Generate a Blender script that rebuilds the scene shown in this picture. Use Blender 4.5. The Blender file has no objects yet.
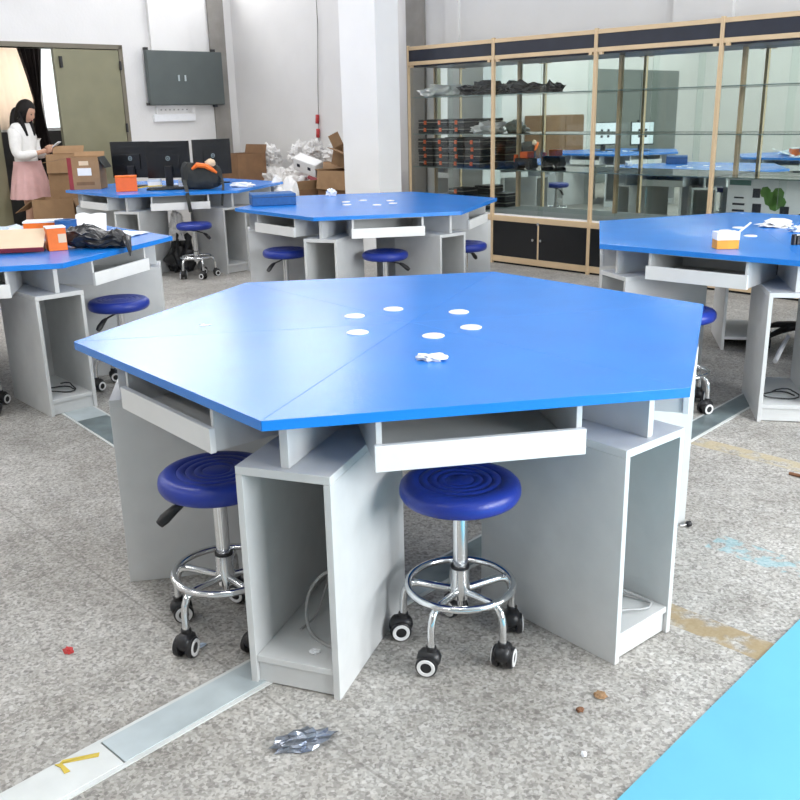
import bpy, bmesh, math, random
from mathutils import Vector, Matrix, noise
C = bpy.context.scene.collection
SC = bpy.context.scene
PI = math.pi
rad = math.radians

# ------------------------------------------------------------------ camera, world, light, exposure
cam_d = bpy.data.cameras.new('camera')
cam = bpy.data.objects.new('camera', cam_d)
C.objects.link(cam)
cam_d.sensor_width = 36.0
cam_d.lens = 917.5 / 800 * 36.0
cam_d.clip_start = 0.05
PITCH, ROLL = 0.3040, 0.0228
fwd = Vector((0, math.cos(PITCH), -math.sin(PITCH)))
right = Vector((1, 0, 0))
up = Vector((0, math.sin(PITCH), math.cos(PITCH)))
r2 = right * math.cos(ROLL) - up * math.sin(ROLL)
u2 = right * math.sin(ROLL) + up * math.cos(ROLL)
m = Matrix.Identity(4)
for i in range(3):
    m[i][0], m[i][1], m[i][2] = r2[i], u2[i], -fwd[i]
m[2][3] = 1.4084
cam.matrix_world = m
SC.camera = cam
vs = SC.view_settings
vs.view_transform = 'Standard'
vs.look = 'None'
vs.gamma = 1.0
vs.use_curve_mapping = False
vs.exposure = 0.55

world = bpy.data.worlds.new('sky')
SC.world = world
world.use_nodes = True
bg = world.node_tree.nodes['Background']
bg.inputs[0].default_value = (0.93, 0.97, 1.0, 1)
bg.inputs[1].default_value = 1.2

# room axes: e1 runs along the display-cabinet wall, e2 along the door wall
RA = rad(-46.5)
E1 = Vector((math.cos(RA), math.sin(RA), 0))
E2 = Vector((-math.sin(RA), math.cos(RA), 0))
def R(a, b, z=0.0):
    return E1 * a + E2 * b + Vector((0, 0, z))

W_DOOR, W_CAB, W_WIN, W_OPP, H_CEIL = -10.58, 7.22, 3.2, -5.0, 3.75
WINDOW_POWER = 150
LAMP_POWER = 17
GLARE_POWER = 32
WINDOWS = [(1.4, 3.4), (4.2, 6.2)]
def area(name, loc, direction, sx, sy, power, color=(1, 1, 1), parent=None):
    ld = bpy.data.lights.new(name, 'AREA')
    ld.shape = 'RECTANGLE'; ld.size = sx; ld.size_y = sy
    ld.energy = power; ld.color = color
    o = bpy.data.objects.new(name, ld); C.objects.link(o)
    o.rotation_euler = Vector(direction).to_track_quat('-Z', 'Y').to_euler()
    o.location = loc
    if parent: o.parent = parent
    return o
for (b0, b1) in WINDOWS:
    area('daylight', R(W_WIN + 0.35, (b0 + b1) / 2, 1.85), -E1 + Vector((0, 0, -0.25)), b1 - b0, 1.7, WINDOW_POWER, (0.95, 0.98, 1.0))

# unseen high windows added to put the glare on the front tabletop
TZ0, TZ1 = 2.95, 3.65
area('glare_light', R(W_DOOR - 0.3, 6.0, 3.3), E1 + Vector((0, 0, -0.3)), 2.2, 0.66, GLARE_POWER, (0.97, 0.98, 1.0))
area('glare_light', R(-9.0, W_CAB + 0.3, 3.3), -E2 + Vector((0, 0, -0.3)), 2.6, 0.66, GLARE_POWER, (0.97, 0.98, 1.0))

# ------------------------------------------------------------------ materials
def mat(name, col, rough=0.5, metal=0.0, spec=0.5, var=0.0, vscale=8.0, bump=0.0, bscale=60.0, coat=0.0, sheen=0.0):
    m = bpy.data.materials.new(name); m.use_nodes = True
    nt = m.node_tree; b = nt.nodes['Principled BSDF']
    b.inputs['Base Color'].default_value = (*col, 1)
    b.inputs['Roughness'].default_value = rough
    b.inputs['Metallic'].default_value = metal
    b.inputs['Specular IOR Level'].default_value = spec
    b.inputs['Coat Weight'].default_value = coat
    tc = nt.nodes.new('ShaderNodeTexCoord')
    if var > 0:
        n = nt.nodes.new('ShaderNodeTexNoise'); n.inputs['Scale'].default_value = vscale
        n.inputs['Detail'].default_value = 5
        nt.links.new(tc.outputs['Object'], n.inputs['Vector'])
        r = nt.nodes.new('ShaderNodeValToRGB')
        r.color_ramp.elements[0].position = 0.3; r.color_ramp.elements[1].position = 0.7
        r.color_ramp.elements[0].color = (*[c * (1 - var) for c in col], 1)
        r.color_ramp.elements[1].color = (*[min(1, c * (1 + var)) for c in col], 1)
        nt.links.new(n.outputs['Fac'], r.inputs['Fac'])
        nt.links.new(r.outputs['Color'], b.inputs['Base Color'])
    if bump > 0:
        n2 = nt.nodes.new('ShaderNodeTexNoise'); n2.inputs['Scale'].default_value = bscale
        nt.links.new(tc.outputs['Object'], n2.inputs['Vector'])
        bp = nt.nodes.new('ShaderNodeBump'); bp.inputs['Strength'].default_value = bump
        bp.inputs['Distance'].default_value = 0.01
        nt.links.new(n2.outputs['Fac'], bp.inputs['Height'])
        nt.links.new(bp.outputs['Normal'], b.inputs['Normal'])
    return m
def emit(name, col, s):
    m = bpy.data.materials.new(name); m.use_nodes = True
    nt = m.node_tree; nt.nodes.remove(nt.nodes['Principled BSDF'])
    e = nt.nodes.new('ShaderNodeEmission'); e.inputs[0].default_value = (*col, 1); e.inputs[1].default_value = s
    nt.links.new(e.outputs[0], nt.nodes['Material Output'].inputs['Surface'])
    return m
def pane_mat(name, tint, gloss=0.08):
    m = bpy.data.materials.new(name); m.use_nodes = True
    nt = m.node_tree; nt.nodes.remove(nt.nodes['Principled BSDF'])
    t = nt.nodes.new('ShaderNodeBsdfTransparent'); t.inputs[0].default_value = (*tint, 1)
    g = nt.nodes.new('ShaderNodeBsdfGlossy'); g.inputs['Roughness'].default_value = 0.02
    f = nt.nodes.new('ShaderNodeFresnel'); f.inputs['IOR'].default_value = 1.3
    x = nt.nodes.new('ShaderNodeMixShader')
    nt.links.new(f.outputs[0], x.inputs[0]); nt.links.new(t.outputs[0], x.inputs[1]); nt.links.new(g.outputs[0], x.inputs[2])
    nt.links.new(x.outputs[0], nt.nodes['Material Output'].inputs['Surface'])
    return m

M = {}
M['laminate'] = mat('grey_white_laminate', (0.63, 0.64, 0.64), 0.42, var=0.035, vscale=14)
M['tray_white'] = mat('white_tray_laminate', (0.80, 0.81, 0.81), 0.38, var=0.02, vscale=12)
M['blue_top'] = mat('blue_laminate_top', (0.002, 0.205, 0.72), 0.25, spec=1.0, var=0.05, vscale=5, bump=0.05, bscale=120)
M['cap'] = mat('white_plastic_cap', (0.85, 0.85, 0.84), 0.4, var=0.03, vscale=30)
M['seat'] = mat('blue_vinyl', (0.012, 0.035, 0.30), 0.33, var=0.08, vscale=12, bump=0.08, bscale=180)
M['chrome'] = mat('chrome', (0.78, 0.79, 0.80), 0.14, metal=1.0, var=0.04, vscale=20)
M['black_plastic'] = mat('black_plastic', (0.012, 0.012, 0.014), 0.4, var=0.2, vscale=20)
M['black_gloss'] = mat('black_gloss', (0.008, 0.009, 0.011), 0.25, var=0.15, vscale=9)
M['header'] = mat('dark_navy_board', (0.016, 0.02, 0.035), 0.35, var=0.15, vscale=9)
M['white_ring'] = mat('white_plastic_ring', (0.8, 0.8, 0.8), 0.4, var=0.03, vscale=30)
M['wall'] = mat('white_plaster', (0.74, 0.73, 0.72), 0.85, var=0.03, vscale=2.2, bump=0.12, bscale=35)
M['wall_bright'] = mat('fresh_white_plaster', (0.84, 0.84, 0.84), 0.8, var=0.02, vscale=3, bump=0.08, bscale=35)
M['darker'] = mat('dark_grey_plaster', (0.27, 0.255, 0.235), 0.9, var=0.14, vscale=5, bump=0.15, bscale=35)
M['olive'] = mat('olive_door_paint', (0.225, 0.215, 0.135), 0.5, var=0.06, vscale=5)
M['olive_dark'] = mat('brown_frame_paint', (0.17, 0.15, 0.11), 0.55, var=0.08, vscale=8)
M['box_grey'] = mat('grey_enamel', (0.088, 0.105, 0.103), 0.45, var=0.05, vscale=6)
M['grey_door'] = mat('grey_green_door_paint', (0.19, 0.21, 0.20), 0.5, var=0.06, vscale=5)
M['gold'] = mat('champagne_aluminium', (0.68, 0.51, 0.32), 0.42, metal=0.25, var=0.05, vscale=8)
M['mirror'] = mat('silvered_mirror', (0.80, 0.86, 0.84), 0.015, metal=1.0, var=0.01, vscale=2)
M['glass'] = pane_mat('clear_glass', (0.96, 0.985, 0.975))
M['shelf_glass'] = mat('green_shelf_glass', (0.20, 0.27, 0.26), 0.12, spec=0.6, var=0.05, vscale=10)
M['shelf_clear'] = pane_mat('shelf_clear_glass', (0.86, 0.93, 0.91))
M['card'] = mat('brown_cardboard', (0.33, 0.20, 0.105), 0.85, var=0.1, vscale=10, bump=0.08, bscale=50)
M['card_dark'] = mat('dark_cardboard', (0.22, 0.12, 0.06), 0.85, var=0.12, vscale=10)
M['card_light'] = mat('pale_cardboard', (0.72, 0.56, 0.40), 0.8, var=0.05, vscale=8)
M['red_card'] = mat('dark_red_print', (0.26, 0.03, 0.04), 0.7, var=0.1, vscale=12)
M['paper'] = mat('white_paper', (0.82, 0.83, 0.85), 0.75, var=0.03, vscale=20)
M['plastic_bag'] = mat('white_plastic_film', (0.76, 0.75, 0.74), 0.4, var=0.05, vscale=12, bump=0.4, bscale=25)
M['film'] = mat('pale_blue_plastic_film', (0.62, 0.72, 0.86), 0.25, var=0.1, vscale=14, bump=0.4, bscale=40)
M['orange'] = mat('orange_print', (0.86, 0.17, 0.015), 0.5, var=0.1, vscale=14)
M['orange_red'] = mat('orange_red_card', (0.92, 0.15, 0.03), 0.5, var=0.08, vscale=14)
M['amber'] = mat('amber_print', (0.72, 0.30, 0.02), 0.5, var=0.12, vscale=18)
M['yellow'] = mat('yellow_tape', (0.62, 0.46, 0.06), 0.6, var=0.1, vscale=20)
M['black_bag'] = mat('black_bag_plastic', (0.013, 0.013, 0.015), 0.35, var=0.2, vscale=12, bump=0.3, bscale=30)
M['tote'] = mat('black_canvas', (0.028, 0.030, 0.028), 0.8, var=0.2, vscale=20)
M['blue_box'] = mat('blue_foam', (0.015, 0.10, 0.30), 0.7, var=0.14, vscale=40)
M['steel'] = mat('galvanised_steel', (0.46, 0.52, 0.54), 0.42, metal=0.15, var=0.16, vscale=6)
M['steel_white'] = mat('worn_white_steel', (0.62, 0.64, 0.63), 0.5, var=0.1, vscale=7)
M['steel_dark'] = mat('stained_steel', (0.20, 0.25, 0.26), 0.4, metal=0.3, var=0.3, vscale=8)
M['mat_blue'] = mat('light_blue_vinyl', (0.13, 0.46, 0.61), 0.55, var=0.035, vscale=5)
M['foil'] = mat('grey_foil', (0.33, 0.36, 0.42), 0.22, metal=0.8, var=0.3, vscale=30)
M['red'] = mat('red_plastic', (0.55, 0.05, 0.05), 0.5, var=0.1, vscale=30)
M['rust'] = mat('brown_scrap', (0.22, 0.10, 0.05), 0.8, var=0.15, vscale=40)
M['cable_grey'] = mat('grey_cable', (0.40, 0.40, 0.40), 0.5, var=0.05, vscale=20)
M['cable_black'] = mat('black_cable', (0.02, 0.02, 0.022), 0.5, var=0.1, vscale=20)
M['skin'] = mat('skin', (0.56, 0.32, 0.22), 0.5, var=0.04, vscale=10)
M['hair'] = mat('black_hair', (0.008, 0.006, 0.006), 0.6, spec=0.25, var=0.3, vscale=40)
M['jacket'] = mat('white_knit', (0.80, 0.79, 0.77), 0.8, var=0.04, vscale=30, bump=0.2, bscale=80)
M['skirt'] = mat('pink_cloth', (0.70, 0.43, 0.42), 0.8, var=0.06, vscale=14)
M['dark_cloth'] = mat('dark_brown_curtain', (0.030, 0.022, 0.022), 0.85, var=0.2, vscale=12)
M['cream_cloth'] = mat('cream_blind', (0.80, 0.70, 0.60), 0.8, var=0.04, vscale=6)
_b = M['cream_cloth'].node_tree
_tl = _b.nodes.new('ShaderNodeBsdfTranslucent'); _tl.inputs[0].default_value = (0.86, 0.76, 0.68, 1)
_mx = _b.nodes.new('ShaderNodeMixShader'); _mx.inputs[0].default_value = 0.6
_b.links.new(_b.nodes['Principled BSDF'].outputs[0], _mx.inputs[1]); _b.links.new(_tl.outputs[0], _mx.inputs[2])
_b.links.new(_mx.outputs[0], _b.nodes['Material Output'].inputs['Surface'])
M['corridor_wall'] = mat('cream_corridor_paint', (0.72, 0.66, 0.58), 0.8, var=0.04, vscale=4)
M['dark_wall'] = mat('dark_corridor_paint', (0.035, 0.033, 0.032), 0.6, var=0.15, vscale=4)
M['screen'] = emit('lit_screen', (0.80, 0.88, 0.95), 0.9)
M['lamp'] = emit('lamp_diffuser', (1.0, 0.99, 0.97), 3.0)
M['wood'] = mat('brown_cupboard_wood', (0.24, 0.14, 0.075), 0.55, var=0.15, vscale=6)
M['green'] = mat('green_print', (0.10, 0.24, 0.04), 0.6, var=0.2, vscale=30)
M['teal'] = mat('teal_print', (0.10, 0.22, 0.20), 0.6, var=0.1, vscale=30)
M['case'] = mat('black_kit_case', (0.016, 0.017, 0.020), 0.4, var=0.2, vscale=16)
M['cream_case'] = mat('cream_kit_lid', (0.55, 0.52, 0.46), 0.5, var=0.06, vscale=16)
M['trim_grey'] = mat('grey_skirting', (0.34, 0.33, 0.32), 0.7, var=0.08, vscale=6)
M['lens'] = mat('dark_eye', (0.02, 0.015, 0.012), 0.3, var=0.05, vscale=40)

def floor_material():
    m = bpy.data.materials.new('terrazzo_floor'); m.use_nodes = True
    nt = m.node_tree; L = nt.links.new; b = nt.nodes['Principled BSDF']
    def N(t, **k):
        n = nt.nodes.new(t)
        for a, v in k.items(): setattr(n, a, v)
        return n
    def mix(f, a, bb, mode='MIX'):
        x = N('ShaderNodeMix', data_type='RGBA', blend_type=mode)
        if hasattr(f, 'is_output'): L(f, x.inputs[0])
        else: x.inputs[0].default_value = f
        for s, v in ((6, a), (7, bb)):
            if hasattr(v, 'is_output'): L(v, x.inputs[s])
            else: x.inputs[s].default_value = (*v, 1)
        return x.outputs[2]
    def math_(op, a, bb=None):
        x = N('ShaderNodeMath', operation=op)
        for s, v in ((0, a), (1, bb)):
            if v is None: continue
            if hasattr(v, 'is_output'): L(v, x.inputs[s])
            else: x.inputs[s].default_value = v
        return x.outputs[0]
    def noise_(scale, detail=4):
        n = N('ShaderNodeTexNoise'); n.inputs['Scale'].default_value = scale; n.inputs['Detail'].default_value = detail
        L(tc.outputs['Object'], n.inputs['Vector']); return n.outputs['Fac']
    def ramp(f, p0, p1, c0=(0, 0, 0), c1=(1, 1, 1)):
        r = N('ShaderNodeValToRGB'); e = r.color_ramp.elements
        e[0].position, e[1].position = p0, p1; e[0].color = (*c0, 1); e[1].color = (*c1, 1)
        L(f, r.inputs['Fac']); return r.outputs['Color']
    tc = N('ShaderNodeTexCoord')                      # object axes = room axes (e1, e2)
    v = N('ShaderNodeTexVoronoi'); v.inputs['Scale'].default_value = 150
    L(tc.outputs['Object'], v.inputs['Vector'])
    sep = N('ShaderNodeSeparateColor'); L(v.outputs['Color'], sep.inputs[0])
    chips = ramp(sep.outputs[0], 0.0, 1.0, (0.29, 0.28, 0.262), (0.53, 0.513, 0.485))
    v2 = N('ShaderNodeTexVoronoi'); v2.inputs['Scale'].default_value = 105
    L(tc.outputs['Object'], v2.inputs['Vector'])
    sep2 = N('ShaderNodeSeparateColor'); L(v2.outputs['Color'], sep2.inputs[0])
    dark = math_('GREATER_THAN', sep2.outputs[1], 0.88)
    light = math_('LESS_THAN', sep2.outputs[1], 0.10)
    col = mix(math_('MULTIPLY', dark, 0.45), chips, (0.13, 0.12, 0.115))
    col = mix(math_('MULTIPLY', light, 0.5), col, (0.66, 0.65, 0.63))
    stain = ramp(noise_(1.4, 6), 0.35, 0.62, (0.80, 0.79, 0.775), (1.06, 1.06, 1.06))
    col = mix(1.0, col, stain, 'MULTIPLY')
    wear = ramp(noise_(9, 5), 0.40, 0.62, (0.90, 0.89, 0.88), (1.04, 1.04, 1.04))
    col = mix(1.0, col, wear, 'MULTIPLY')
    s = N('ShaderNodeSeparateXYZ'); L(tc.outputs['Object'], s.inputs[0])
    def band(a0, a1, b0, b1):
        x, y = s.outputs[0], s.outputs[1]
        k = math_('MULTIPLY', math_('GREATER_THAN', x, a0), math_('LESS_THAN', x, a1))
        q = math_('MULTIPLY', math_('GREATER_THAN', y, b0), math_('LESS_THAN', y, b1))
        return math_('MULTIPLY', k, q)
    worn = ramp(noise_(16, 4), 0.34, 0.52)
    for bnd, c, amt in ((band(-1.25, -0.84, 2.13, 2.235), (0.36, 0.27, 0.14), 0.85),
                        (band(-1.86, 0.5, 3.50, 3.60), (0.47, 0.39, 0.24), 0.75)):
        col = mix(math_('MULTIPLY', math_('MULTIPLY', bnd, worn), amt), col, c)
    chipn = ramp(noise_(20, 3), 0.47, 0.54)
    col = mix(math_('MULTIPLY', math_('MULTIPLY', band(-1.32, -0.86, 2.64, 2.76), chipn), 0.55), col, (0.26, 0.50, 0.57))
    # saw-cut joints in the slab
    joint = math_('LESS_THAN', math_('ABSOLUTE', math_('SUBTRACT', s.outputs[1], 1.12)), 0.0035)
    joint2 = math_('LESS_THAN', math_('ABSOLUTE', math_('SUBTRACT', s.outputs[0], -2.75)), 0.003)
    col = mix(math_('MULTIPLY', math_('MAXIMUM', joint, joint2), 0.35), col, (0.12, 0.11, 0.10))
    L(col, b.inputs['Base Color'])
    b.inputs['Roughness'].default_value = 0.6
    b.inputs['Specular IOR Level'].default_value = 0.35
    bp = N('ShaderNodeBump'); bp.inputs['Strength'].default_value = 0.12; bp.inputs['Distance'].default_value = 0.004
    L(noise_(70, 3), bp.inputs['Height']); L(bp.outputs['Normal'], b.inputs['Normal'])
    return m
M['floor'] = floor_material()

# ------------------------------------------------------------------ mesh helpers
class MB:
    def __init__(s): s.bm = bmesh.new(); s.mi = 0
    def box(s, x0, x1, y0, y1, z0, z1, mx=None):
        vv = [s.bm.verts.new(Vector(p) if mx is None else mx @ Vector(p)) for p in
              ((x0, y0, z0), (x1, y0, z0), (x1, y1, z0), (x0, y1, z0), (x0, y0, z1), (x1, y0, z1), (x1, y1, z1), (x0, y1, z1))]
        for f in ((0, 3, 2, 1), (4, 5, 6, 7), (0, 1, 5, 4), (1, 2, 6, 5), (2, 3, 7, 6), (3, 0, 4, 7)):
            s.bm.faces.new([vv[i] for i in f]).material_index = s.mi
        return s
    def prism(s, pts, z0, z1, mx=None):
        T = (lambda p: p) if mx is None else (lambda p: mx @ p)
        lo = [s.bm.verts.new(T(Vector((p[0], p[1], z0)))) for p in pts]
        hi = [s.bm.verts.new(T(Vector((p[0], p[1], z1)))) for p in pts]
        n = len(pts)
        s.bm.faces.new(lo[::-1]).material_index = s.mi; s.bm.faces.new(hi).material_index = s.mi
        for i in range(n):
            s.bm.faces.new((lo[i], lo[(i + 1) % n], hi[(i + 1) % n], hi[i])).material_index = s.mi
        return s
    def lathe(s, prof, n=32, mx=None, fn=None, smooth=True):
        T = (lambda p: p) if mx is None else (lambda p: mx @ p)
        rings = []
        for (r, z) in prof:
            if r < 1e-6: rings.append([s.bm.verts.new(T(Vector((0, 0, z))))])
            else:
                ring = []
                for i in range(n):
                    a = 2 * PI * i / n
                    rr = r if fn is None else r * fn(a, z)
                    ring.append(s.bm.verts.new(T(Vector((rr * math.cos(a), rr * math.sin(a), z)))))
                rings.append(ring)
        for A, B in zip(rings, rings[1:]):
            for i in range(n):
                j = (i + 1) % n
                if len(A) == 1 and len(B) == 1: continue
                if len(A) == 1: f = (A[0], B[j], B[i])
                elif len(B) == 1: f = (A[i], A[j], B[0])
                else: f = (A[i], A[j], B[j], B[i])
                fc = s.bm.faces.new(f); fc.smooth = smooth; fc.material_index = s.mi
        return s
    def tube(s, pts, r, n=10, closed=False, cap=True):
        pts = [Vector(p) for p in pts]; N = len(pts)
        rr = r if isinstance(r, (list, tuple)) else [r] * N
        rings = []; ref = Vector((0, 0, 1))
        for i, p in enumerate(pts):
            if closed: d = pts[(i + 1) % N] - pts[i - 1]
            else: d = pts[min(i + 1, N - 1)] - pts[max(i - 1, 0)]
            d.normalize()
            a = d.cross(ref)
            if a.length < 1e-3: a = d.cross(Vector((1, 0, 0)))
            a.normalize(); b = d.cross(a).normalized(); 
            if not closed: ref = -b if False else ref
            rings.append([s.bm.verts.new(p + rr[i] * (a * math.cos(2 * PI * k / n) + b * math.sin(2 * PI * k / n))) for k in range(n)])
        rng = range(N) if closed else range(N - 1)
        for i in rng:
            A, B = rings[i], rings[(i + 1) % N]
            for k in range(n):
                f = s.bm.faces.new((A[k], A[(k + 1) % n], B[(k + 1) % n], B[k])); f.smooth = True; f.material_index = s.mi
        if not closed and cap:
            s.bm.faces.new(rings[0][::-1]).material_index = s.mi; s.bm.faces.new(rings[-1]).material_index = s.mi
        return s
    def blob(s, sub, fn, mx=None, smooth=False):
        """an icosphere whose every vertex direction is turned into a point by fn"""
        r = bmesh.ops.create_icosphere(s.bm, subdivisions=sub, radius=1.0)
        for v in r['verts']:
            p = fn(v.co.copy()); v.co = p if mx is None else mx @ p
        if smooth:
            for v in r['verts']:
                for f in v.link_faces: f.smooth = True
        for v in r['verts']:
            for f in v.link_faces: f.material_index = s.mi
        return s
    def build(s, name, mats, parent=None, loc=None, rotz=0, bevel=0.0):
        bmesh.ops.recalc_face_normals(s.bm, faces=s.bm.faces)
        for e in s.bm.edges:
            if len(e.link_faces) == 2 and e.calc_face_angle(0) > rad(42): e.smooth = False
        me = bpy.data.meshes.new(name); s.bm.to_mesh(me); s.bm.free()
        for mm in (mats if isinstance(mats, (list, tuple)) else [mats]): me.materials.append(mm)
        o = bpy.data.objects.new(name, me); C.objects.link(o)
        if loc is not None: o.location = loc
        o.rotation_euler = (0, 0, rotz)
        if parent: o.parent = parent
        if bevel:
            b = o.modifiers.new('bevel', 'BEVEL'); b.width = bevel; b.segments = 2; b.limit_method = 'ANGLE'
        return o
def tag(o, label, cat, group=None, kind=None):
    o['label'] = label; o['category'] = cat
    if group: o['group'] = group
    if kind: o['kind'] = kind
    return o
def thing(name, label, cat, loc=(0, 0, 0), rotz=0, group=None):
    o = bpy.data.objects.new(name, None); C.objects.link(o); o.empty_display_size = 0.1
    o.location = loc; o.rotation_euler = (0, 0, rotz)
    return tag(o, label, cat, group)
def struct(name, mb, mm, loc=(0, 0, 0), rotz=0, label=None):
    o = mb.build(name, mm, None, loc, rotz); o['kind'] = 'structure'
    if label: o['label'] = label
    return o
def copy_tree(root, parent=None):
    c = root.copy(); C.objects.link(c); c.parent = parent
    for ch in list(root.children): copy_tree(ch, c)
    return c
def Tr(x, y, z): return Matrix.Translation((x, y, z))
def Rz(a): return Matrix.Rotation(a, 4, 'Z')
def Rx(a): return Matrix.Rotation(a, 4, 'X')
def Ry(a): return Matrix.Rotation(a, 4, 'Y')

# ------------------------------------------------------------------ room shell (local axes = room axes)
T_ = 0.2
MBr = MB
struct('floor', MB().box(-14.5, W_WIN + T_, W_OPP - T_, 9.0, -0.1, 0.0), M['floor'], rotz=RA)
struct('ceiling', MB().box(W_DOOR - 3.5, W_WIN + T_, W_OPP - T_, 9.0, H_CEIL, H_CEIL + 0.1), M['wall'], rotz=RA)
DO0, DO1, DH = 4.10, 5.60, 2.18           # double doorway in the left wall
w = MB()
w.box(W_DOOR - T_, W_DOOR, W_OPP - T_, DO0, 0, H_CEIL)
w.box(W_DOOR - T_, W_DOOR, DO1, W_CAB, 0, TZ0)
w.box(W_DOOR - T_, W_DOOR, DO0, 4.9, DH, H_CEIL).box(W_DOOR - T_, W_DOOR, 4.9, DO1, DH, TZ0)
w.box(W_DOOR - T_, W_DOOR, 4.9, W_CAB, TZ1, H_CEIL).box(W_DOOR - T_, W_DOOR, 7.1, W_CAB, TZ0, TZ1)
struct('wall_left', w, M['wall'], rotz=RA)
struct('wall_back', MB().box(W_DOOR - T_, W_WIN + T_, W_CAB, W_CAB + T_, 0, TZ0).box(W_DOOR - T_, W_WIN + T_, W_CAB, W_CAB + T_, TZ1, H_CEIL).box(W_DOOR - T_, -10.3, W_CAB, W_CAB + T_, TZ0, TZ1).box(-7.7, W_WIN + T_, W_CAB, W_CAB + T_, TZ0, TZ1), M['wall'], rotz=RA)
struct('wall_front', MB().box(W_DOOR - T_, W_WIN + T_, W_OPP - T_, W_OPP, 0, H_CEIL), M['wall'], rotz=RA)
w = MB(); prev = W_OPP - T_
for b0, b1 in WINDOWS:
    w.box(W_WIN, W_WIN + T_, prev, b0, 0, H_CEIL); prev = b1
    w.box(W_WIN, W_WIN + T_, b0, b1, 0, 1.0); w.box(W_WIN, W_WIN + T_, b0, b1, 2.7, H_CEIL)
w.box(W_WIN, W_WIN + T_, prev, W_CAB + T_, 0, H_CEIL)
struct('wall_right', w, M['wall'], rotz=RA)
# pilasters / column / dark grey plaster strips
struct('column_back', MB().box(-7.33, -6.81, 6.25, 6.55, 0, H_CEIL), M['wall_bright'], rotz=RA)
struct('trim_1', MB().box(W_DOOR, W_DOOR + 0.03, 6.86, 7.09, 0, TZ0), M['darker'], rotz=RA, label='dark grey plaster strip on the left wall')
struct('trim_2', MB().box(-7.36, -7.10, W_CAB - 0.03, W_CAB, 0, H_CEIL), M['darker'], rotz=RA, label='dark grey plaster strip above the cabinet')
struct('trim_3', MB().box(W_DOOR, W_DOOR + 0.05, 6.02, 6.55, 1.45, TZ0), M['wall'], rotz=RA, label='shallow plastered duct above the grey box')
struct('trim_4', MB().box(-4.24, -3.73, W_CAB - 0.05, W_CAB, 0, H_CEIL).box(-6.8, -6.62, W_CAB - 0.03, W_CAB, 0, H_CEIL), M['wall'], rotz=RA, label='shallow pilasters on the wall behind the cabinet')
struct('baseboard_left', MB().box(W_DOOR, W_DOOR + 0.015, DO1 + 0.06, W_CAB, 0, 0.1), M['trim_grey'], rotz=RA)
fr_ = MB()  # frames for the high openings added for the tabletop glare
for b_ in (4.9, 5.6, 6.3, 7.06): fr_.box(W_DOOR - 0.15, W_DOOR - 0.1, b_, b_ + 0.04, TZ0, TZ1)
struct('window_glare_left', fr_, M['paper'], rotz=RA, label='added unseen window frame high on the left wall')
fr_ = MB()
for a_ in (-10.3, -9.45, -8.6, -7.74): fr_.box(a_, a_ + 0.04, W_CAB + 0.1, W_CAB + 0.15, TZ0, TZ1)
struct('window_glare_back', fr_, M['paper'], rotz=RA, label='added unseen window frame high on the back wall')
# doorway frame and leaves
f = MB()
f.box(W_DOOR - T_ - 0.01, W_DOOR + 0.02, DO0 - 0.05, DO0, 0, DH + 0.05)
f.box(W_DOOR - T_ - 0.01, W_DOOR + 0.02, DO1, DO1 + 0.05, 0, DH + 0.05)
f.box(W_DOOR - T_ - 0.01, W_DOOR + 0.02, DO0 - 0.05, DO1 + 0.05, DH, DH + 0.05)
struct('trim_5', f, M['olive_dark'], rotz=RA, label='brown painted door frame')
d1 = struct('door_1', MB().box(W_DOOR - 0.03, W_DOOR + 0.015, 4.83, DO1 - 0.005, 0.01, DH - 0.01).box(W_DOOR - 0.03, W_DOOR + 0.03, 4.80, 4.83, 0.01, DH - 0.01), M['olive'], rotz=RA, label='closed olive green door leaf')
MB().box(W_DOOR + 0.02, W_DOOR + 0.05, 4.87, 4.90, 0.98, 1.12).lathe([(0, 0), (0.02, 0.005), (0.025, 0.03), (0, 0.05)], 12, Tr(W_DOOR + 0.05, 4.885, 1.06) @ Ry(PI / 2)).build('door_handle', M['black_plastic'], d1)
h = MB()
for z in (0.4, 1.25, 1.95): h.lathe([(0, 0), (0.014, 0), (0.014, 0.1), (0, 0.1)], 10, Tr(W_DOOR + 0.03, DO1, z))
h.build('hinge', M['black_plastic'], d1)
MB().box(W_DOOR + 0.015, W_DOOR + 0.045, 4.86, 4.89, 1.97, 2.09).build('door_bolt', M['black_plastic'], d1)
d2 = struct('door_2', MB().box(W_DOOR + 0.02, W_DOOR + 0.065, 3.32, DO0 - 0.02, 0.01, DH - 0.01), M['olive'], rotz=RA, label='opened olive green door leaf')
# second double door further along the left wall (seen in the cabinet mirror)
d3 = struct('door_3', MB().box(W_DOOR, W_DOOR + 0.03, -3.9, -2.5, 0.01, 2.1).box(W_DOOR, W_DOOR + 0.03, -2.47, -1.0, 0.01, 2.1), M['grey_door'], rotz=RA)
MB().box(W_DOOR + 0.03, W_DOOR + 0.07, -2.44, -2.40, 0.95, 1.15).build('door_handle', M['black_plastic'], d3)
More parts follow.
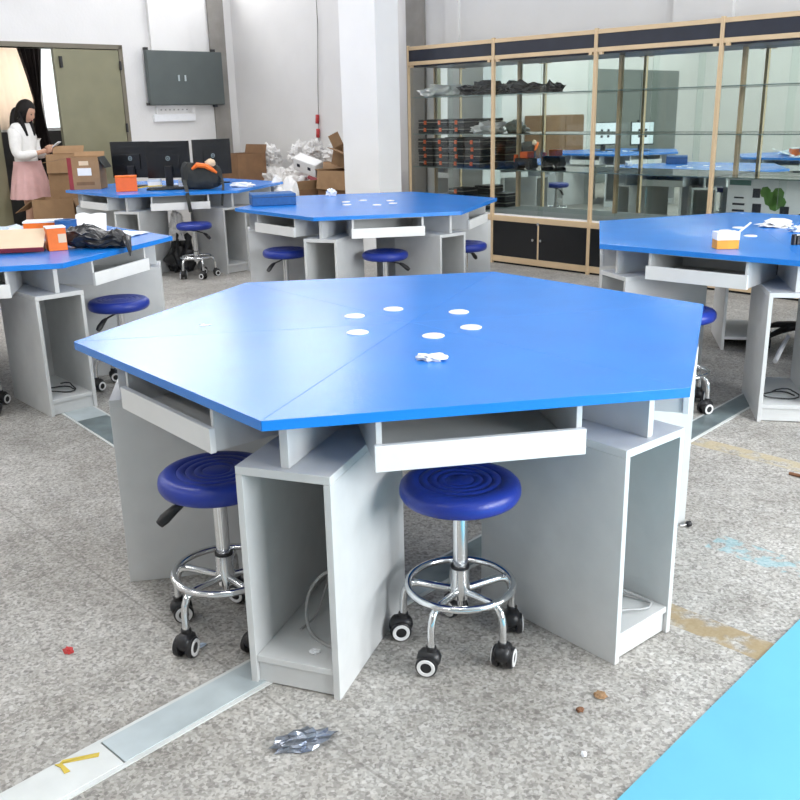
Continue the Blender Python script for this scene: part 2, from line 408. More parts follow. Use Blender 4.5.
# corridor beyond the doorway
K = -12.6
cw_ = MB()
cw_.box(K - 0.15, K, 2.5, 4.3, 0, H_CEIL).box(K - 0.15, K, 5.80, 9.0, 0, H_CEIL).box(K - 0.15, K, 4.3, 5.80, 2.55, H_CEIL)
struct('wall_corridor', cw_, M['corridor_wall'], rotz=RA)
struct('wall_corridor_low', MB().box(K - 0.15, K + 0.06, 2.5, 9.0, 0, 1.27), M['dark_wall'], rotz=RA, label='dark lower part of the corridor wall')
struct('wall_corridor_end', MB().box(K - 0.15, W_DOOR - T_, 2.4, 2.5, 0, H_CEIL).box(K - 0.15, W_DOOR - T_, 9.0, 9.1, 0, H_CEIL), M['dark_wall'], rotz=RA)
wn = MB()
for b in (4.3, 4.93, 5.50, 5.76): wn.box(K - 0.12, K - 0.06, b, b + 0.04, 1.27, 2.55)
wn.box(K - 0.12, K - 0.06, 4.3, 5.80, 1.27, 1.31).box(K - 0.12, K - 0.06, 4.3, 5.80, 2.51, 2.55)
win = struct('window_1', wn, M['paper'], rotz=RA, label='corridor window')
MB().box(K - 0.10, K - 0.094, 4.32, 5.78, 1.30, 2.52).build('pane', M['glass'], win)

# ------------------------------------------------------------------ ceiling lamps
LS = [(-8.4, 4.4), (-6.6, 4.6), (-6.6, 1.5), (-9.0, 1.5), (-8.8, -1.6), (-9.2, -3.6), (-9.5, 0.0), (-6.2, -2.4), (-3.8, 4.6), (-3.8, 1.2), (-1.0, 3.8), (-1.0, 0.8), (1.6, 3.8), (-3.4, -2.4), (-0.6, -2.4)]  # unseen lamps, several added to brighten the left wall and near floor
proto = None
for (la, lb) in LS:
    if proto is None:
        lt = thing('ceiling_light', 'white ceiling lamp panel hanging under the ceiling', 'ceiling light', (0, 0, 0), RA, 'ceiling lamp panels')
        MB().box(-0.62, 0.62, -0.17, 0.17, 0.03, 0.09).build('housing', M['paper'], lt)
        MB().box(-0.60, 0.60, -0.15, 0.15, 0.0, 0.03).build('diffuser', M['lamp'], lt)
        area('lamp_glow', Vector((0, 0, -0.01)), (0, 0, -1), 1.2, 0.3, LAMP_POWER, (1.0, 0.985, 0.96), lt)
        proto = lt; o = lt
    else:
        o = copy_tree(proto)
    o.location = R(la, lb, H_CEIL - 0.09)

# ------------------------------------------------------------------ floor coverings and cable covers
g = MB()
g.box(-2.2, 3.2, -2.6, 0.0, 0.0, 0.004)
tag(g.build('vinyl_mat', M['mat_blue'], None, (0.451, 1.613, 0), rad(45.6)), 'light blue vinyl sheet covering the floor in the bottom right corner', 'floor mat')
def cover(label, p0, p1, wid, splits, mats):
    p0, p1 = Vector(p0), Vector(p1); d = p1 - p0; L = d.length
    t = thing('floor_trunking', label, 'cable cover', (p0.x, p0.y, 0), math.atan2(d.y, d.x))
    e = [0] + splits + [L]
    for i in range(len(e) - 1):
        MB().box(e[i] + 0.002, e[i + 1] - 0.002, -wid / 2, wid / 2, 0, 0.006).build('cover_plate', mats[i], t, bevel=0.001)
    MB().box(0, L, wid / 2, wid / 2 + 0.012, 0, 0.004).box(0, L, -wid / 2 - 0.012, -wid / 2, 0, 0.004).build('edge_strip', M['steel_white'], t)
    return t
cover('grey steel cable cover strip running from bottom left under the front table', (-1.112, 1.342, 0), (1.938, 4.572, 0), 0.105, [0.62, 1.7, 2.9], [M['steel_white'], M['steel'], M['steel_dark'], M['steel_dark']])
cover('short stained steel cable cover between the left table and the front table', (-1.86, 4.72, 0), (-0.42, 2.93, 0), 0.15, [0.55], [M['steel'], M['steel_dark']])

# ------------------------------------------------------------------ hexagonal tables
S = 1.032
def table_proto():
    t = thing('hexagonal_table', '', 'table')
    b = MB()
    cut = 0.0005
    for k in range(6):
        a0, a1 = k * PI / 3, (k + 1) * PI / 3
        am = (a0 + a1) / 2; off = Vector((math.cos(am), math.sin(am))) * cut * 1.15
        A = Vector((math.cos(a0), math.sin(a0))) * (S - cut); B = Vector((math.cos(a1), math.sin(a1))) * (S - cut)
        b.prism([off, A + off * 0.5, B + off * 0.5], 0.735, 0.76)
    b.build('tabletop', M['blue_top'], t, bevel=0.0006)
    for k in range(6):
        Q = Rz(k * PI / 3)
        p = MB()
        r0, r1, hw = 0.45, 0.946, 0.125
        p.box(r0, r1, -hw, -hw + 0.018, 0.0, 0.583, Q).box(r0, r1, hw - 0.018, hw, 0.0, 0.583, Q)
        p.box(r0, r1, -hw, hw, 0.5835, 0.605, Q)
        p.box(r0, r1 - 0.004, -hw + 0.0185, hw - 0.0185, 0.065, 0.083, Q)
        p.box(r1 - 0.03, r1 - 0.012, -hw + 0.0185, hw - 0.0185, 0.004, 0.0645, Q)
        po = p.build('pedestal', M['laminate'], t, bevel=0.0012)
        MB().box(r0, r0 + 0.016, -hw + 0.0185, hw - 0.0185, 0.0835, 0.583, Q).build('back_panel', M['laminate'], po)
        v = MB().box(0.47, 0.926, -0.011, 0.011, 0.6055, 0.7345, Q)
        v.build('divider', M['laminate'], t, bevel=0.001)
        Q2 = Rz(k * PI / 3 + PI / 6)
        tr = MB()
        tr.box(0.50, 0.868, -0.252, -0.238, 0.608, 0.7345, Q2).box(0.50, 0.868, 0.238, 0.252, 0.608, 0.7345, Q2)
        tr.box(0.50, 0.868, -0.2375, 0.2375, 0.612, 0.627, Q2).box(0.50, 0.514, -0.2375, 0.2375, 0.6275, 0.7345, Q2)
        tr.box(0.52, 0.862, -0.2375, 0.2375, 0.728, 0.7345, Q2)
        to = tr.build('keyboard_tray', M['laminate'], t, bevel=0.001)
        MB().box(0.8685, 0.885, -0.258, 0.258, 0.607, 0.672, Q2).build('tray_front', M['tray_white'], to, bevel=0.0015)
    for a in (29, 95, 140, 209, 278, 322):
        q = Tr(0.213 * math.cos(rad(a)), 0.213 * math.sin(rad(a)), 0.7602)
        MB().lathe([(0, 0), (0.034, 0), (0.034, 0.002), (0.031, 0.0035), (0.02, 0.003), (0, 0.0032)], 28, q).build('grommet_cap', M['cap'], t)
    return t
TP = table_proto()
tables = {}
def front_top():
    W = [(1.045, 3.084), (0.408, 3.842), (-0.616, 3.713), (-0.995, 2.741), (-0.31, 1.934), (0.701, 2.114)]
    c_, s_ = math.cos(rad(-10)), math.sin(rad(-10)); P = []
    for x, y in W:
        dx, dy = x - 0.0394, y - 2.9066
        P.append(Vector((c_ * dx - s_ * dy, s_ * dx + c_ * dy)))
    b = MB()
    for k in range(6):
        A, B = P[k], P[(k + 1) % 6]; mid = (A + B).normalized() * 0.0006
        b.prism([mid, A + (B - A).normalized() * 0.0005, B + (A - B).normalized() * 0.0005], 0.735, 0.76)
    return b
for key, x, y, rot, sc, lab in (
        ('front', 0.0394, 2.9066, 10.0, 1.0, 'big blue topped hexagonal table at the front, clear but for a crumpled tissue'),
        ('left', -2.26, 5.09, 12.5, 0.97, 'blue topped hexagonal table on the left, holding orange boxes and a black bag'),
        ('right', 1.965, 4.90, 18.0, 0.97, 'blue topped hexagonal table cut by the right picture edge'),
        ('middle', -0.20, 7.06, 10.0, 0.97, 'blue topped hexagonal table behind the front table, with a blue block on it'),
        ('far', -2.16, 9.33, 14.0, 1.02, 'blue topped hexagonal table furthest back, with black monitors on it'),
        ('offside', -4.40, 7.20, 12.0, 1.0, 'blue topped hexagonal table seen only in the cabinet mirror')):
    o = TP if key == 'front' else copy_tree(TP)
    o.location = (x, y, 0); o.rotation_euler = (0, 0, rad(rot)); o.scale = (sc, sc, 1.0)
    o['label'] = lab; o['group'] = 'hexagonal lab tables'
    tables[key] = o
for c in list(TP.children):
    if c.name.startswith('tabletop'): bpy.data.objects.remove(c)
front_top().build('tabletop', M['blue_top'], TP, bevel=0.0006)
# the right table's pedestals have no back panels: chair and floor show through them
for c in list(tables['right'].children):
    if c.name.startswith('pedestal'):
        for g_ in list(c.children): bpy.data.objects.remove(g_)
kn = thing('floor_peg', 'small black knob on a chrome peg lying beside the front table, right of its pedestals', 'peg', (0.985, 2.925, 0.0), rad(20))
MB().tube([(-0.02, 0, 0.009), (0.008, 0, 0.009)], 0.0045, 10).build('peg', M['chrome'], kn)
MB().tube([(0.006, 0, 0.0105), (0.012, 0, 0.0105), (0.024, 0, 0.0105), (0.028, 0, 0.0105)], [0.006, 0.0105, 0.0105, 0.006], 12).build('knob', M['black_plastic'], kn)
# ------------------------------------------------------------------ stools
def stool_proto():
    t = thing('swivel_stool', '', 'stool')
    prof = [(0, 0.434), (0.10, 0.434), (0.142, 0.437), (0.153, 0.443), (0.1595, 0.455), (0.160, 0.466), (0.157, 0.479), (0.148, 0.488), (0.136, 0.492),
            (0.112, 0.4925), (0.108, 0.4895), (0.104, 0.4925), (0.088, 0.492), (0.084, 0.489), (0.080, 0.492), (0.064, 0.4915), (0.060, 0.4885), (0.056, 0.491), (0.042, 0.4905), (0.038, 0.488), (0.034, 0.490), (0, 0.489)]
    MB().lathe(prof, 48).build('seat', M['seat'], t)
    c = MB()
    c.lathe([(0, 0.12), (0.008, 0.12), (0.008, 0.14), (0.025, 0.145), (0.028, 0.175), (0.025, 0.20), (0.025, 0.236), (0.0, 0.236)], 20)
    c.lathe([(0, 0.236), (0.0200, 0.236), (0.0200, 0.424), (0, 0.424)], 18)
    co = c.build('column', M['chrome'], t)
    MB().lathe([(0, 0.235), (0.0255, 0.235), (0.0255, 0.241), (0.0205, 0.242), (0, 0.242)], 20).build('collar', M['black_plastic'], co)
    pl = MB().lathe([(0, 0.418), (0.026, 0.418), (0.028, 0.424), (0.05, 0.428), (0.06, 0.434), (0, 0.434)], 20).build('seat_plate', M['black_plastic'], t)
    lv = MB().tube([(0.03, 0, 0.417), (0.09, 0, 0.405), (0.115, 0, 0.395)], 0.005, 8)
    lv.tube([(0.10, 0, 0.402), (0.12, 0, 0.392), (0.15, 0, 0.368), (0.165, 0, 0.354)], [0.008, 0.013, 0.016, 0.012], 10)
    for v_ in lv.bm.verts: v_.co = Rz(rad(36)) @ v_.co
    lv.build('lever', M['black_plastic'], t)
    MB().tube([(0.142 * math.cos(2 * PI * i / 40), 0.142 * math.sin(2 * PI * i / 40), 0.186) for i in range(40)], 0.0102, 10, closed=True).build('foot_ring', M['chrome'], t)
    for k in range(5):
        a = 2 * PI * k / 5; ca, sa = math.cos(a), math.sin(a)
        pts = [(0.02, 0.168), (0.07, 0.172), (0.115, 0.176), (0.134, 0.173), (0.148, 0.163), (0.156, 0.146), (0.160, 0.12), (0.161, 0.062)]
        L = MB().tube([(r * ca, r * sa, z) for r, z in pts], 0.0105, 10).build('leg', M['chrome'], t)
        # caster: hood, two wheels
        tw = rad((35, 200, 110, 300, 65)[k])
        Q = Tr(0.161 * ca, 0.161 * sa, 0) @ Rz(a + tw)
        cs = MB()
        cs.lathe([(0, 0.06), (0.015, 0.06), (0.014, 0.078), (0, 0.08)], 12, Q)
        cs.blob(2, lambda p: Vector((math.copysign(abs(p.x) ** 0.7, p.x) * 0.033 - 0.006, math.copysign(abs(p.y) ** 0.6, p.y) * 0.024, max(0.02, 0.045 + p.z * 0.026))), Q, True)
        for sgn in (-1, 1):
            WQ = Q @ Tr(-0.010, sgn * 0.012, 0.030) @ Rx(-sgn * PI / 2)
            cs.lathe([(0, 0), (0.0285, 0), (0.030, 0.004), (0.0285, 0.014), (0.025, 0.0165), (0, 0.0165)], 22, WQ)
        co = cs.build('caster', M['black_plastic'], L)
        for sgn in (-1, 1):
            WQ = Q @ Tr(-0.010, sgn * 0.012, 0.030) @ Rx(-sgn * PI / 2)
            MB().lathe([(0.0145, 0.016), (0.0155, 0.0185), (0.0235, 0.0185), (0.0245, 0.016)], 22, WQ).build('wheel_ring', M['white_ring'], L)
    return t
SP = stool_proto()
for i, (x, y, rot, lab) in enumerate((
        (0.152, 2.225, 94, 'blue round swivel stool tucked under the middle of the front table'),
        (-0.505, 2.335, 163, 'blue round swivel stool under the left side of the front table'),
        (-1.49, 4.84, 205, 'blue round swivel stool beside the left table, right of its open pedestal'),
        (-0.80, 6.60, 190, 'leftmost blue round stool under the middle table'),
        (-0.08, 6.38, -30, 'blue round stool under the middle of the middle table'),
        (0.50, 6.72, 20, 'blue round stool at the right end of the middle table, half hidden'),
        (-1.83, 8.42, 300, 'blue round swivel stool in front of the furthest table, standing clear'),
        (1.345, 4.27, 30, 'blue round stool peeping out between the front and right tables'),
        (-2.17, 4.44, -20, 'blue stool at the left picture edge, only its caster in view'))):
    o = SP if i == 0 else copy_tree(SP)
    o.location = (x, y, 0); o.rotation_euler = (0, 0, rad(rot)); o['label'] = lab; o['group'] = 'blue swivel stools'

# ------------------------------------------------------------------ display cabinet (four bays)
CF, CB = 6.78, 7.17
BX = [-6.925, -5.81, -4.70, -3.59, -2.48]
cabs = ('left end glass display bay holding stacked black kit cases', 'second glass display bay from the left, between the kit cases and the middle',
        'third glass display bay from the left, mostly empty shelves', 'right end glass display bay with a printed poster board inside')
for i in range(4):
    a0, a1 = BX[i], BX[i + 1]
    t = thing('display_cabinet', cabs[i], 'display cabinet', R((a0 + a1) / 2, CF, 0), RA, 'glass display cabinets')
    hw = (a1 - a0) / 2; D = CB - CF
    pw = 0.014
    fr = MB()
    for sx in (-1, 1):
        x0 = sx * hw; xa, xb = (x0, x0 + pw * 2) if sx < 0 else (x0 - pw * 2, x0)
        xa, xb = (x0 + 0.0005, x0 + pw) if sx < 0 else (x0 - pw, x0 - 0.0005)
        fr.box(xa, xb, -0.012, 0.02, 0, 2.03)
        fr.box(xa, xb, D - 0.025, D - 0.003, 0.5, 1.86)
    x0, x1 = -hw + pw, hw - pw
    fr.box(x0, x1, -0.006, 0.02, 1.985, 2.02).box(x0, x1, -0.006, 0.02, 1.845, 1.88)
    fr.box(x0, x1, -0.004, 0.02, 0.405, 0.455).box(x0, x1, -0.004, 0.02, 0.02, 0.075)
    fr.box(-0.009, 0.009, -0.002, 0.016, 0.075, 0.405)
    fr.build('frame', M['gold'], t, bevel=0.002)
    MB().box(x0, x1, 0.004, 0.016, 1.88, 1.985).build('header_panel', M['header'], t)
    MB().box(-hw + 0.002, hw - 0.002, 0.02, D, 1.83, 1.845).box(-hw + 0.002, hw - 0.002, 0.02, D, 1.99, 2.005).build('top_panel', M['header'], t)
    MB().box(-hw + 0.002, hw - 0.002, D - 0.003, D, 0.47, 1.83).build('mirror_back', M['mirror'], t)
    MB().box(-hw + 0.002, hw - 0.002, 0.02, D - 0.003, 0.44, 0.47).build('deck', M['paper'], t)
    MB().box(-hw + 0.002, hw - 0.002, 0.016, D, 0.0, 0.02).box(-hw + 0.002, hw - 0.002, D - 0.01, D, 0.02, 0.44).build('base_panel', M['black_gloss'], t)
    for z in (1.545, 1.195, 0.875):
        sh = MB().box(x0, x1, 0.040, D - 0.006, z - 0.006, z).build('glass_shelf', M['shelf_clear'], t)
        MB().box(x0, x1, 0.037, 0.040, z - 0.007, z + 0.001).build('shelf_edge', M['shelf_glass'], sh)
    for sx in (-1, 1):
        xa, xb = (x0, -0.010) if sx < 0 else (0.010, x1)
        dr = MB().box(xa, xb, 0.0, 0.014, 0.077, 0.403).build('door', M['black_gloss'], t)
        MB().lathe([(0, 0), (0.006, 0), (0.006, 0.012), (0.013, 0.016), (0.012, 0.026), (0, 0.028)], 14, Tr(sx * 0.045, 0.0, 0.255) @ Rx(PI / 2)).build('knob', M['chrome'], dr)
        gp = MB().box(xa if sx < 0 else -0.03, 0.03 if sx < 0 else xb, 0.022 + 0.007 * (sx > 0), 0.026 + 0.007 * (sx > 0), 0.472, 1.828).build('glass_door', M['glass'], t)
        MB().box(sx * hw - sx * 0.05 - 0.015, sx * hw - sx * 0.05 + 0.015, -0.008, 0.02, 1.825, 1.845).build('bracket', M['gold'], t)
    MB().box(-0.012, 0.012, -0.008, 0.006, 0.39, 0.415).build('lock', M['chrome'], t)

# kit cases on the left bay's shelves
def kit_case():
    t = thing('kit_case', '', 'case')
    MB().box(-0.1, 0.1, 0, 0.22, 0, 0.036).build('case_body', M['case'], t, bevel=0.006)
    MB().box(-0.098, 0.098, 0.002, 0.218, 0.0365, 0.044).build('case_lid', M['cream_case'], t, bevel=0.004)
    MB().box(-0.1, 0.1, 0, 0.22, 0.0445, 0.067).build('top_tray', M['case'], t, bevel=0.004)
    for sx in (0.0,):
        MB().box(sx - 0.017, sx + 0.017, -0.010, -0.0005, 0.018, 0.056).build('latch', M['orange_red'], t, bevel=0.003)
    return t
kp = kit_case(); first = True
rng = random.Random(5)
names_row = ['leftmost', 'second', 'third', 'fourth']
SHZ = {1.195: 'second shelf', 0.875: 'third shelf', 0.47: 'bottom deck'}
for zz, cols in ((1.195, (2, 2, 2, 0)), (0.875, (4, 4, 4, 4)), (0.47, (1, 2, 3, 2))):
    for ci, n in enumerate(cols):
        for k in range(n):
            o = kp if first else copy_tree(kp); first = False
            o.location = R(-6.775 + ci * 0.21, CF + 0.075 + rng.uniform(0, 0.02), zz + k * 0.068)
            o.rotation_euler = (0, 0, RA + rng.uniform(-0.02, 0.02))
            lv = 'only case' if n == 1 else ('bottom case' if k == 0 else ('top case' if k == n - 1 else ['', 'second from bottom', 'third from bottom'][k]))
            o['label'] = 'black kit case, %s, %s stack on the %s' % (lv, names_row[ci], SHZ[zz])
            o['group'] = 'black kit cases in the display cabinet'

# ------------------------------------------------------------------ crumpled things
def crumple(name, label, cat, loc, size, seed, m, sub=3, amp=0.35, freq=2.2, flat=True, rotz=0, group=None, sharp=True):
    off = Vector((seed * 7.3, seed * 3.1, seed * 1.7))
    sx, sy, sz = size
    def fn(p):
        n = noise.fractal(p * freq + off, 0.8, 2.0, 4)
        rr = 1 + amp * n + 0.25 * amp * noise.noise(p * freq * 4 + off)
        q = Vector((p.x * rr * sx, p.y * rr * sy, p.z * rr * sz))
        if flat: q.z = max(q.z, -sz * 0.55)
        q.z += sz * 0.55 if flat else 0
        return q
    o = MB().blob(sub, fn, None, not sharp).build(name, m, None, loc, rotz)
    zmin = min(v.co.z for v in o.data.vertices)
    for v in o.data.vertices: v.co.z -= zmin
    return tag(o, label, cat, group)
ZT = 0.7605
crumple('tissue', 'crumpled white tissue lying on the front table', 'tissue', (0.09, 2.425, ZT), (0.036, 0.024, 0.011), 1, M['paper'], amp=0.6)
crumple('tissue', 'crumpled white tissue at the back of the middle table', 'tissue', (-0.53, 7.76, ZT), (0.038, 0.035, 0.038), 2, M['paper'], amp=0.7)
crumple('tissue', 'white paper scrap at the right end of the furthest table', 'tissue', (-1.46, 8.95, ZT), (0.10, 0.05, 0.03), 3, M['paper'], amp=0.6)
tag(MB().prism([(-0.02, -0.004), (0.008, -0.012), (0.022, 0.002), (0.006, 0.003), (-0.004, 0.013)], 0, 0.001).build('paper_scrap', M['paper'], None, (-0.63, 2.93, ZT), 0.3), 'tiny white paper scrap near the left corner of the front table', 'scrap')

# ------------------------------------------------------------------ cartons
def carton(label, loc, rotz, sx, sy, sz, flaps=(), m='card', group=None, face=None, stripe=None, tilt=None, name='carton'):
    """open carton: flaps = list of (side, length, angle from vertical-up outward)"""
    t = thing(name, label, 'box', loc, rotz, group)
    if tilt: t.rotation_euler = (tilt[0], tilt[1], rotz)
    hx, hy, th = sx / 2, sy / 2, 0.005
    b = MB()
    b.box(-hx, hx, -hy, hy, 0, th)
    b.box(-hx, hx, -hy, -hy + th, th, sz).box(-hx, hx, hy - th, hy, th, sz)
    b.box(-hx, -hx + th, -hy + th, hy - th, th, sz).box(hx - th, hx, -hy + th, hy - th, th, sz)
    b.build('body', M[m], t)
    for side, ln, ang, fm in flaps:
        if side in ('front', 'back'):
            sg = -1 if side == 'front' else 1
            Q = Tr(0, sg * (hy - th / 2), sz) @ Rx(-sg * rad(ang)); f = MB().box(-hx, hx, -th / 2, th / 2, 0, ln, Q)
        elif side in ('left', 'right'):
            sg = -1 if side == 'left' else 1
            Q = Tr(sg * (hx - th / 2), 0, sz) @ Ry(sg * rad(ang)); f = MB().box(-th / 2, th / 2, -hy, hy, 0, ln, Q)
        f.build('flap', M[fm or m], t)
    if face:
        for (x0, x1, z0, z1, fm) in face:
            MB().box(x0, x1, -hy - 0.0015, -hy, z0, z1).build('printed_label', M[fm], t)
    return t
# on the furthest table
carton('open brown carton with white label standing on the furthest table', (-3.00, 9.24, ZT), rad(4), 0.29, 0.28, 0.30,
       [('left', 0.24, 100, None), ('right', 0.12, 150, 'tote'), ('back', 0.05, 30, None)], 'card', None,
       [(-0.06, 0.07, 0.13, 0.20, 'paper'), (-0.04, 0.05, 0.225, 0.265, 'card_light'), (-0.15, -0.11, 0.0, 0.298, 'red_card'), (-0.08, 0.09, 0.04, 0.07, 'card_dark')])  # dark red stripe stands in for the carton's shaded left side
carton('tall brown carton standing on the floor behind the left tip of the furthest table', (-3.52, 10.16, 0), rad(6), 0.32, 0.32, 1.06, [('front', 0.19, 172, None), ('back', 0.1, 40, None)], 'card')
carton('large brown carton on the floor in front of the person', (-3.52, 9.80, 0), rad(2), 0.42, 0.40, 0.63, [('left', 0.22, 125, None), ('right', 0.2, 160, None)], 'card')
# orange box on the furthest table
ob = thing('orange_box', 'small bright orange box in front of the monitors', 'box', (-2.50, 8.77, ZT), rad(14))
MB().box(-0.095, 0.095, -0.05, 0.05, 0, 0.125).build('body', M['orange_red'], ob, bevel=0.003)
MB().box(-0.097, 0.097, -0.052, 0.052, 0.1255, 0.142).build('lid', M['orange'], ob, bevel=0.003)

# monitors on the furthest table
def monitor():
    t = thing('monitor', '', 'monitor')
    b = MB().box(-0.208, 0.208, 0, 0.022, 0.085, 0.43)
    b.box(-0.10, 0.10, -0.012, 0.0, 0.17, 0.31).box(-0.09, 0.09, -0.003, 0.0, 0.36, 0.385)
    b.build('casing', M['black_gloss'], t, bevel=0.004)
    MB().box(-0.198, 0.198, 0.0222, 0.0235, 0.105, 0.418).build('screen', M['screen'], t)
    ic = MB()
    for sx in (-0.06, 0.06):
        for z in (0.2, 0.29): ic.box(sx - 0.022, sx + 0.022, 0.0236, 0.0242, z, z + 0.035)
    ic.build('screen_icons', M['black_plastic'], t)
    MB().lathe([(0.014, 0), (0.018, 0.0012), (0.022, 0)], 20, Tr(0.0, -0.0122, 0.27) @ Rx(PI / 2)).box(-0.006, 0.006, -0.0132, -0.0121, 0.264, 0.276).build('badge', M['steel_dark'], t)
    MB().box(-0.035, 0.035, -0.035, 0.0, 0.01, 0.20).build('stand', M['black_plastic'], t, bevel=0.006)
    MB().box(-0.12, 0.12, -0.11, 0.09, 0, 0.012).build('base', M['black_plastic'], t, bevel=0.005)
    return t
mp = monitor()
for i, (x, y, z, rot, lab, dz) in enumerate((
        (-2.60, 9.36, ZT, 168, 'black monitor at the left of the furthest table, next to the carton', 0),
        (-2.19, 9.18, ZT, 182, 'black monitor in the middle of the furthest table, with a badge on its back', 0),
        (-1.84, 9.60, ZT, 218, 'black monitor at the right of the furthest table, behind the black bag', 0),
        (-4.58, 7.38, ZT, 65, 'lit monitor on the table seen only in the mirror, nearer the doorway', 0),
        (-4.35, 6.85, ZT, 65, 'lit monitor on the table seen only in the mirror, further from the doorway', 0))):
    o = mp if i == 0 else copy_tree(mp)
    o.location = (x, y, z); o.rotation_euler = (0, 0, rad(rot) - PI); o['label'] = lab; o['group'] = 'computer monitors'
# rotation above: the screen faces away from the camera for the first three
kb = thing('keyboard', 'dark keyboard lying in front of the middle monitor', 'keyboard', (-2.13, 8.86, ZT), rad(6))
MB().box(-0.20, 0.20, -0.065, 0.065, 0, 0.016).build('body', M['black_plastic'], kb, bevel=0.004)
kk = MB()
for r in range(5):
    for c in range(15): kk.box(-0.19 + c * 0.0255, -0.17 + c * 0.0255, -0.056 + r * 0.023, -0.038 + r * 0.023, 0.016, 0.021)
kk.build('keys', M['tote'], kb)
for i, (x, y, wx, wy, h, mm, lab) in enumerate(((-2.30, 9.02, 0.12, 0.08, 0.085, 'paper', 'small white box standing left of the middle monitor stand'), (-2.00, 9.03, 0.14, 0.07, 0.07, 'paper', 'small white box standing right of the middle monitor stand'))):
    bx = thing('paper_box', lab, 'box', (x, y, ZT), 0.1)
    MB().box(-wx / 2, wx / 2, -wy / 2, wy / 2, 0, h).build('body', M[mm], bx, bevel=0.002)
    MB().box(-wx / 2 - 0.001, wx / 2 + 0.001, -wy / 2 - 0.001, wy / 2 + 0.001, h - 0.02, h + 0.001).build('lid', M['film'], bx)
tag(MB().tube([(-2.52, 8.93, ZT + 0.007), (-2.42, 8.86, ZT + 0.02), (-2.34, 8.88, ZT + 0.03), (-2.22, 8.96, ZT + 0.028)], 0.006, 8).build('pencil', M['yellow'], None), 'thin yellow stick lying between the orange box and the middle monitor', 'stick')
tag(MB().tube([(-2.30, 8.80, ZT + 0.008), (-2.2, 8.74, ZT + 0.008), (-2.05, 8.76, ZT + 0.008), (-1.98, 8.83, ZT + 0.008), (-2.07, 8.73, ZT + 0.016), (-2.2, 8.77, ZT + 0.016), (-2.27, 8.72, ZT + 0.008)], 0.006, 8).build('cable', M['cable_black'], None), 'tangled black cable in front of the dark keyboard', 'cable')

# black tote bag with straps hanging over the table edge
tb = thing('tote_bag', 'open black tote bag with orange lining at the right of the monitors, straps hanging down', 'bag', (-1.80, 8.80, ZT), rad(10))
def bagfn(p):
    e = lambda v, k: math.copysign(abs(v) ** k, v)
    w = 0.185 - 0.025 * max(0, p.z)
    q = Vector((e(p.x, 0.6) * w + 0.02 * noise.noise(p * 3), e(p.y, 0.8) * 0.10 + 0.02 * noise.noise(p * 4 + Vector((3, 1, 2))), 0.135 + 0.135 * e(p.z, 0.6) - 0.04 * p.x * max(0, p.z)))
    if p.z > 0.6: q.z -= (p.z - 0.6) * 0.18
    q.z = max(q.z, 0.0)
    return q
MB().blob(4, bagfn, None, True).build('bag_body', M['tote'], tb)
crv = MB()
crv.tube([(-0.08, -0.095, 0.19), (-0.03, -0.115, 0.225), (0.04, -0.115, 0.215), (0.10, -0.11, 0.18), (0.14, -0.10, 0.15)], [0.012, 0.024, 0.022, 0.02, 0.01], 8)
crv.build('lining', M['orange'], tb)
crumple_o = MB().blob(3, lambda p: Vector((0.09 + p.x * 0.045 * (1 + 0.4 * noise.noise(p * 3)), -0.09 + p.y * 0.03, 0.24 + p.z * 0.035 * (1 + 0.5 * noise.noise(p * 4)))))
crumple_o.build('paper_wad', M['card_light'], tb)
def strap(s, pts, w):
    for i in range(len(pts) - 1):
        a, b = Vector(pts[i]), Vector(pts[i + 1]); d = (b - a); L = d.length; d.normalize()
        y = d.cross(Vector((0, -1, 0.2))).normalized(); z = d.cross(y)
        Q = Matrix(((d.x, y.x, z.x, a.x), (d.y, y.y, z.y, a.y), (d.z, y.z, z.z, a.z), (0, 0, 0, 1)))
        s.box(-0.004, L + 0.004, -w / 2, w / 2, -0.002, 0.002, Q)
st = MB()
strap(st, [(-0.16, -0.06, 0.10), (-0.15, -0.13, 0.05), (-0.135, -0.26, 0.006), (-0.13, -0.335, -0.01), (-0.125, -0.355, -0.08), (-0.115, -0.355, -0.17)], 0.032)
st.build('strap', M['tote'], tb)
st = MB()
strap(st, [(0.15, -0.05, 0.16), (0.185, -0.10, 0.10), (0.19, -0.18, 0.03), (0.185, -0.245, 0.004), (0.175, -0.265, -0.06), (0.165, -0.265, -0.13)], 0.022)
st.build('strap', M['tote'], tb)

# ------------------------------------------------------------------ middle table items
bb = thing('foam_block', 'dark blue rectangular block on the left of the middle table', 'block', (-0.93, 7.10, ZT), rad(14))
MB().box(-0.165, 0.165, -0.10, 0.14, 0, 0.085).build('body', M['blue_box'], bb, bevel=0.006)
MB().box(-0.166, 0.166, -0.101, 0.141, 0.060, 0.064).build('lid_seam', M['header'], bb)

# ------------------------------------------------------------------ left table items
ln = thing('pale_carton', 'pale cardboard carton with its lid open at the front of the left table', 'box', (-1.935, 4.79, ZT), rad(10))
MB().box(-0.14, 0.10, -0.02, 0.14, 0, 0.035).build('tray', M['card'], ln, bevel=0.002)
MB().box(-0.15, 0.115, -0.16, 0.0, 0, 0.006, Tr(0, 0.05, 0.105) @ Rx(rad(30))).build('lid', M['card_light'], ln)
MB().box(-0.15, 0.115, -0.165, -0.16, -0.018, 0.006, Tr(0, 0.05, 0.105) @ Rx(rad(30))).build('lid_edge', M['red_card'], ln)
o1 = thing('orange_box', 'upright orange box with a white top beside the black bag', 'box', (-1.775, 4.83, ZT), rad(28))
MB().box(-0.047, 0.047, -0.045, 0.045, 0, 0.115).build('body', M['orange'], o1, bevel=0.002)
MB().box(-0.049, 0.049, -0.047, 0.047, 0.1155, 0.122).build('top', M['paper'], o1)
MB().box(0.005, 0.045, -0.047, -0.0455, 0.04, 0.085).build('printed_label', M['card_light'], o1)
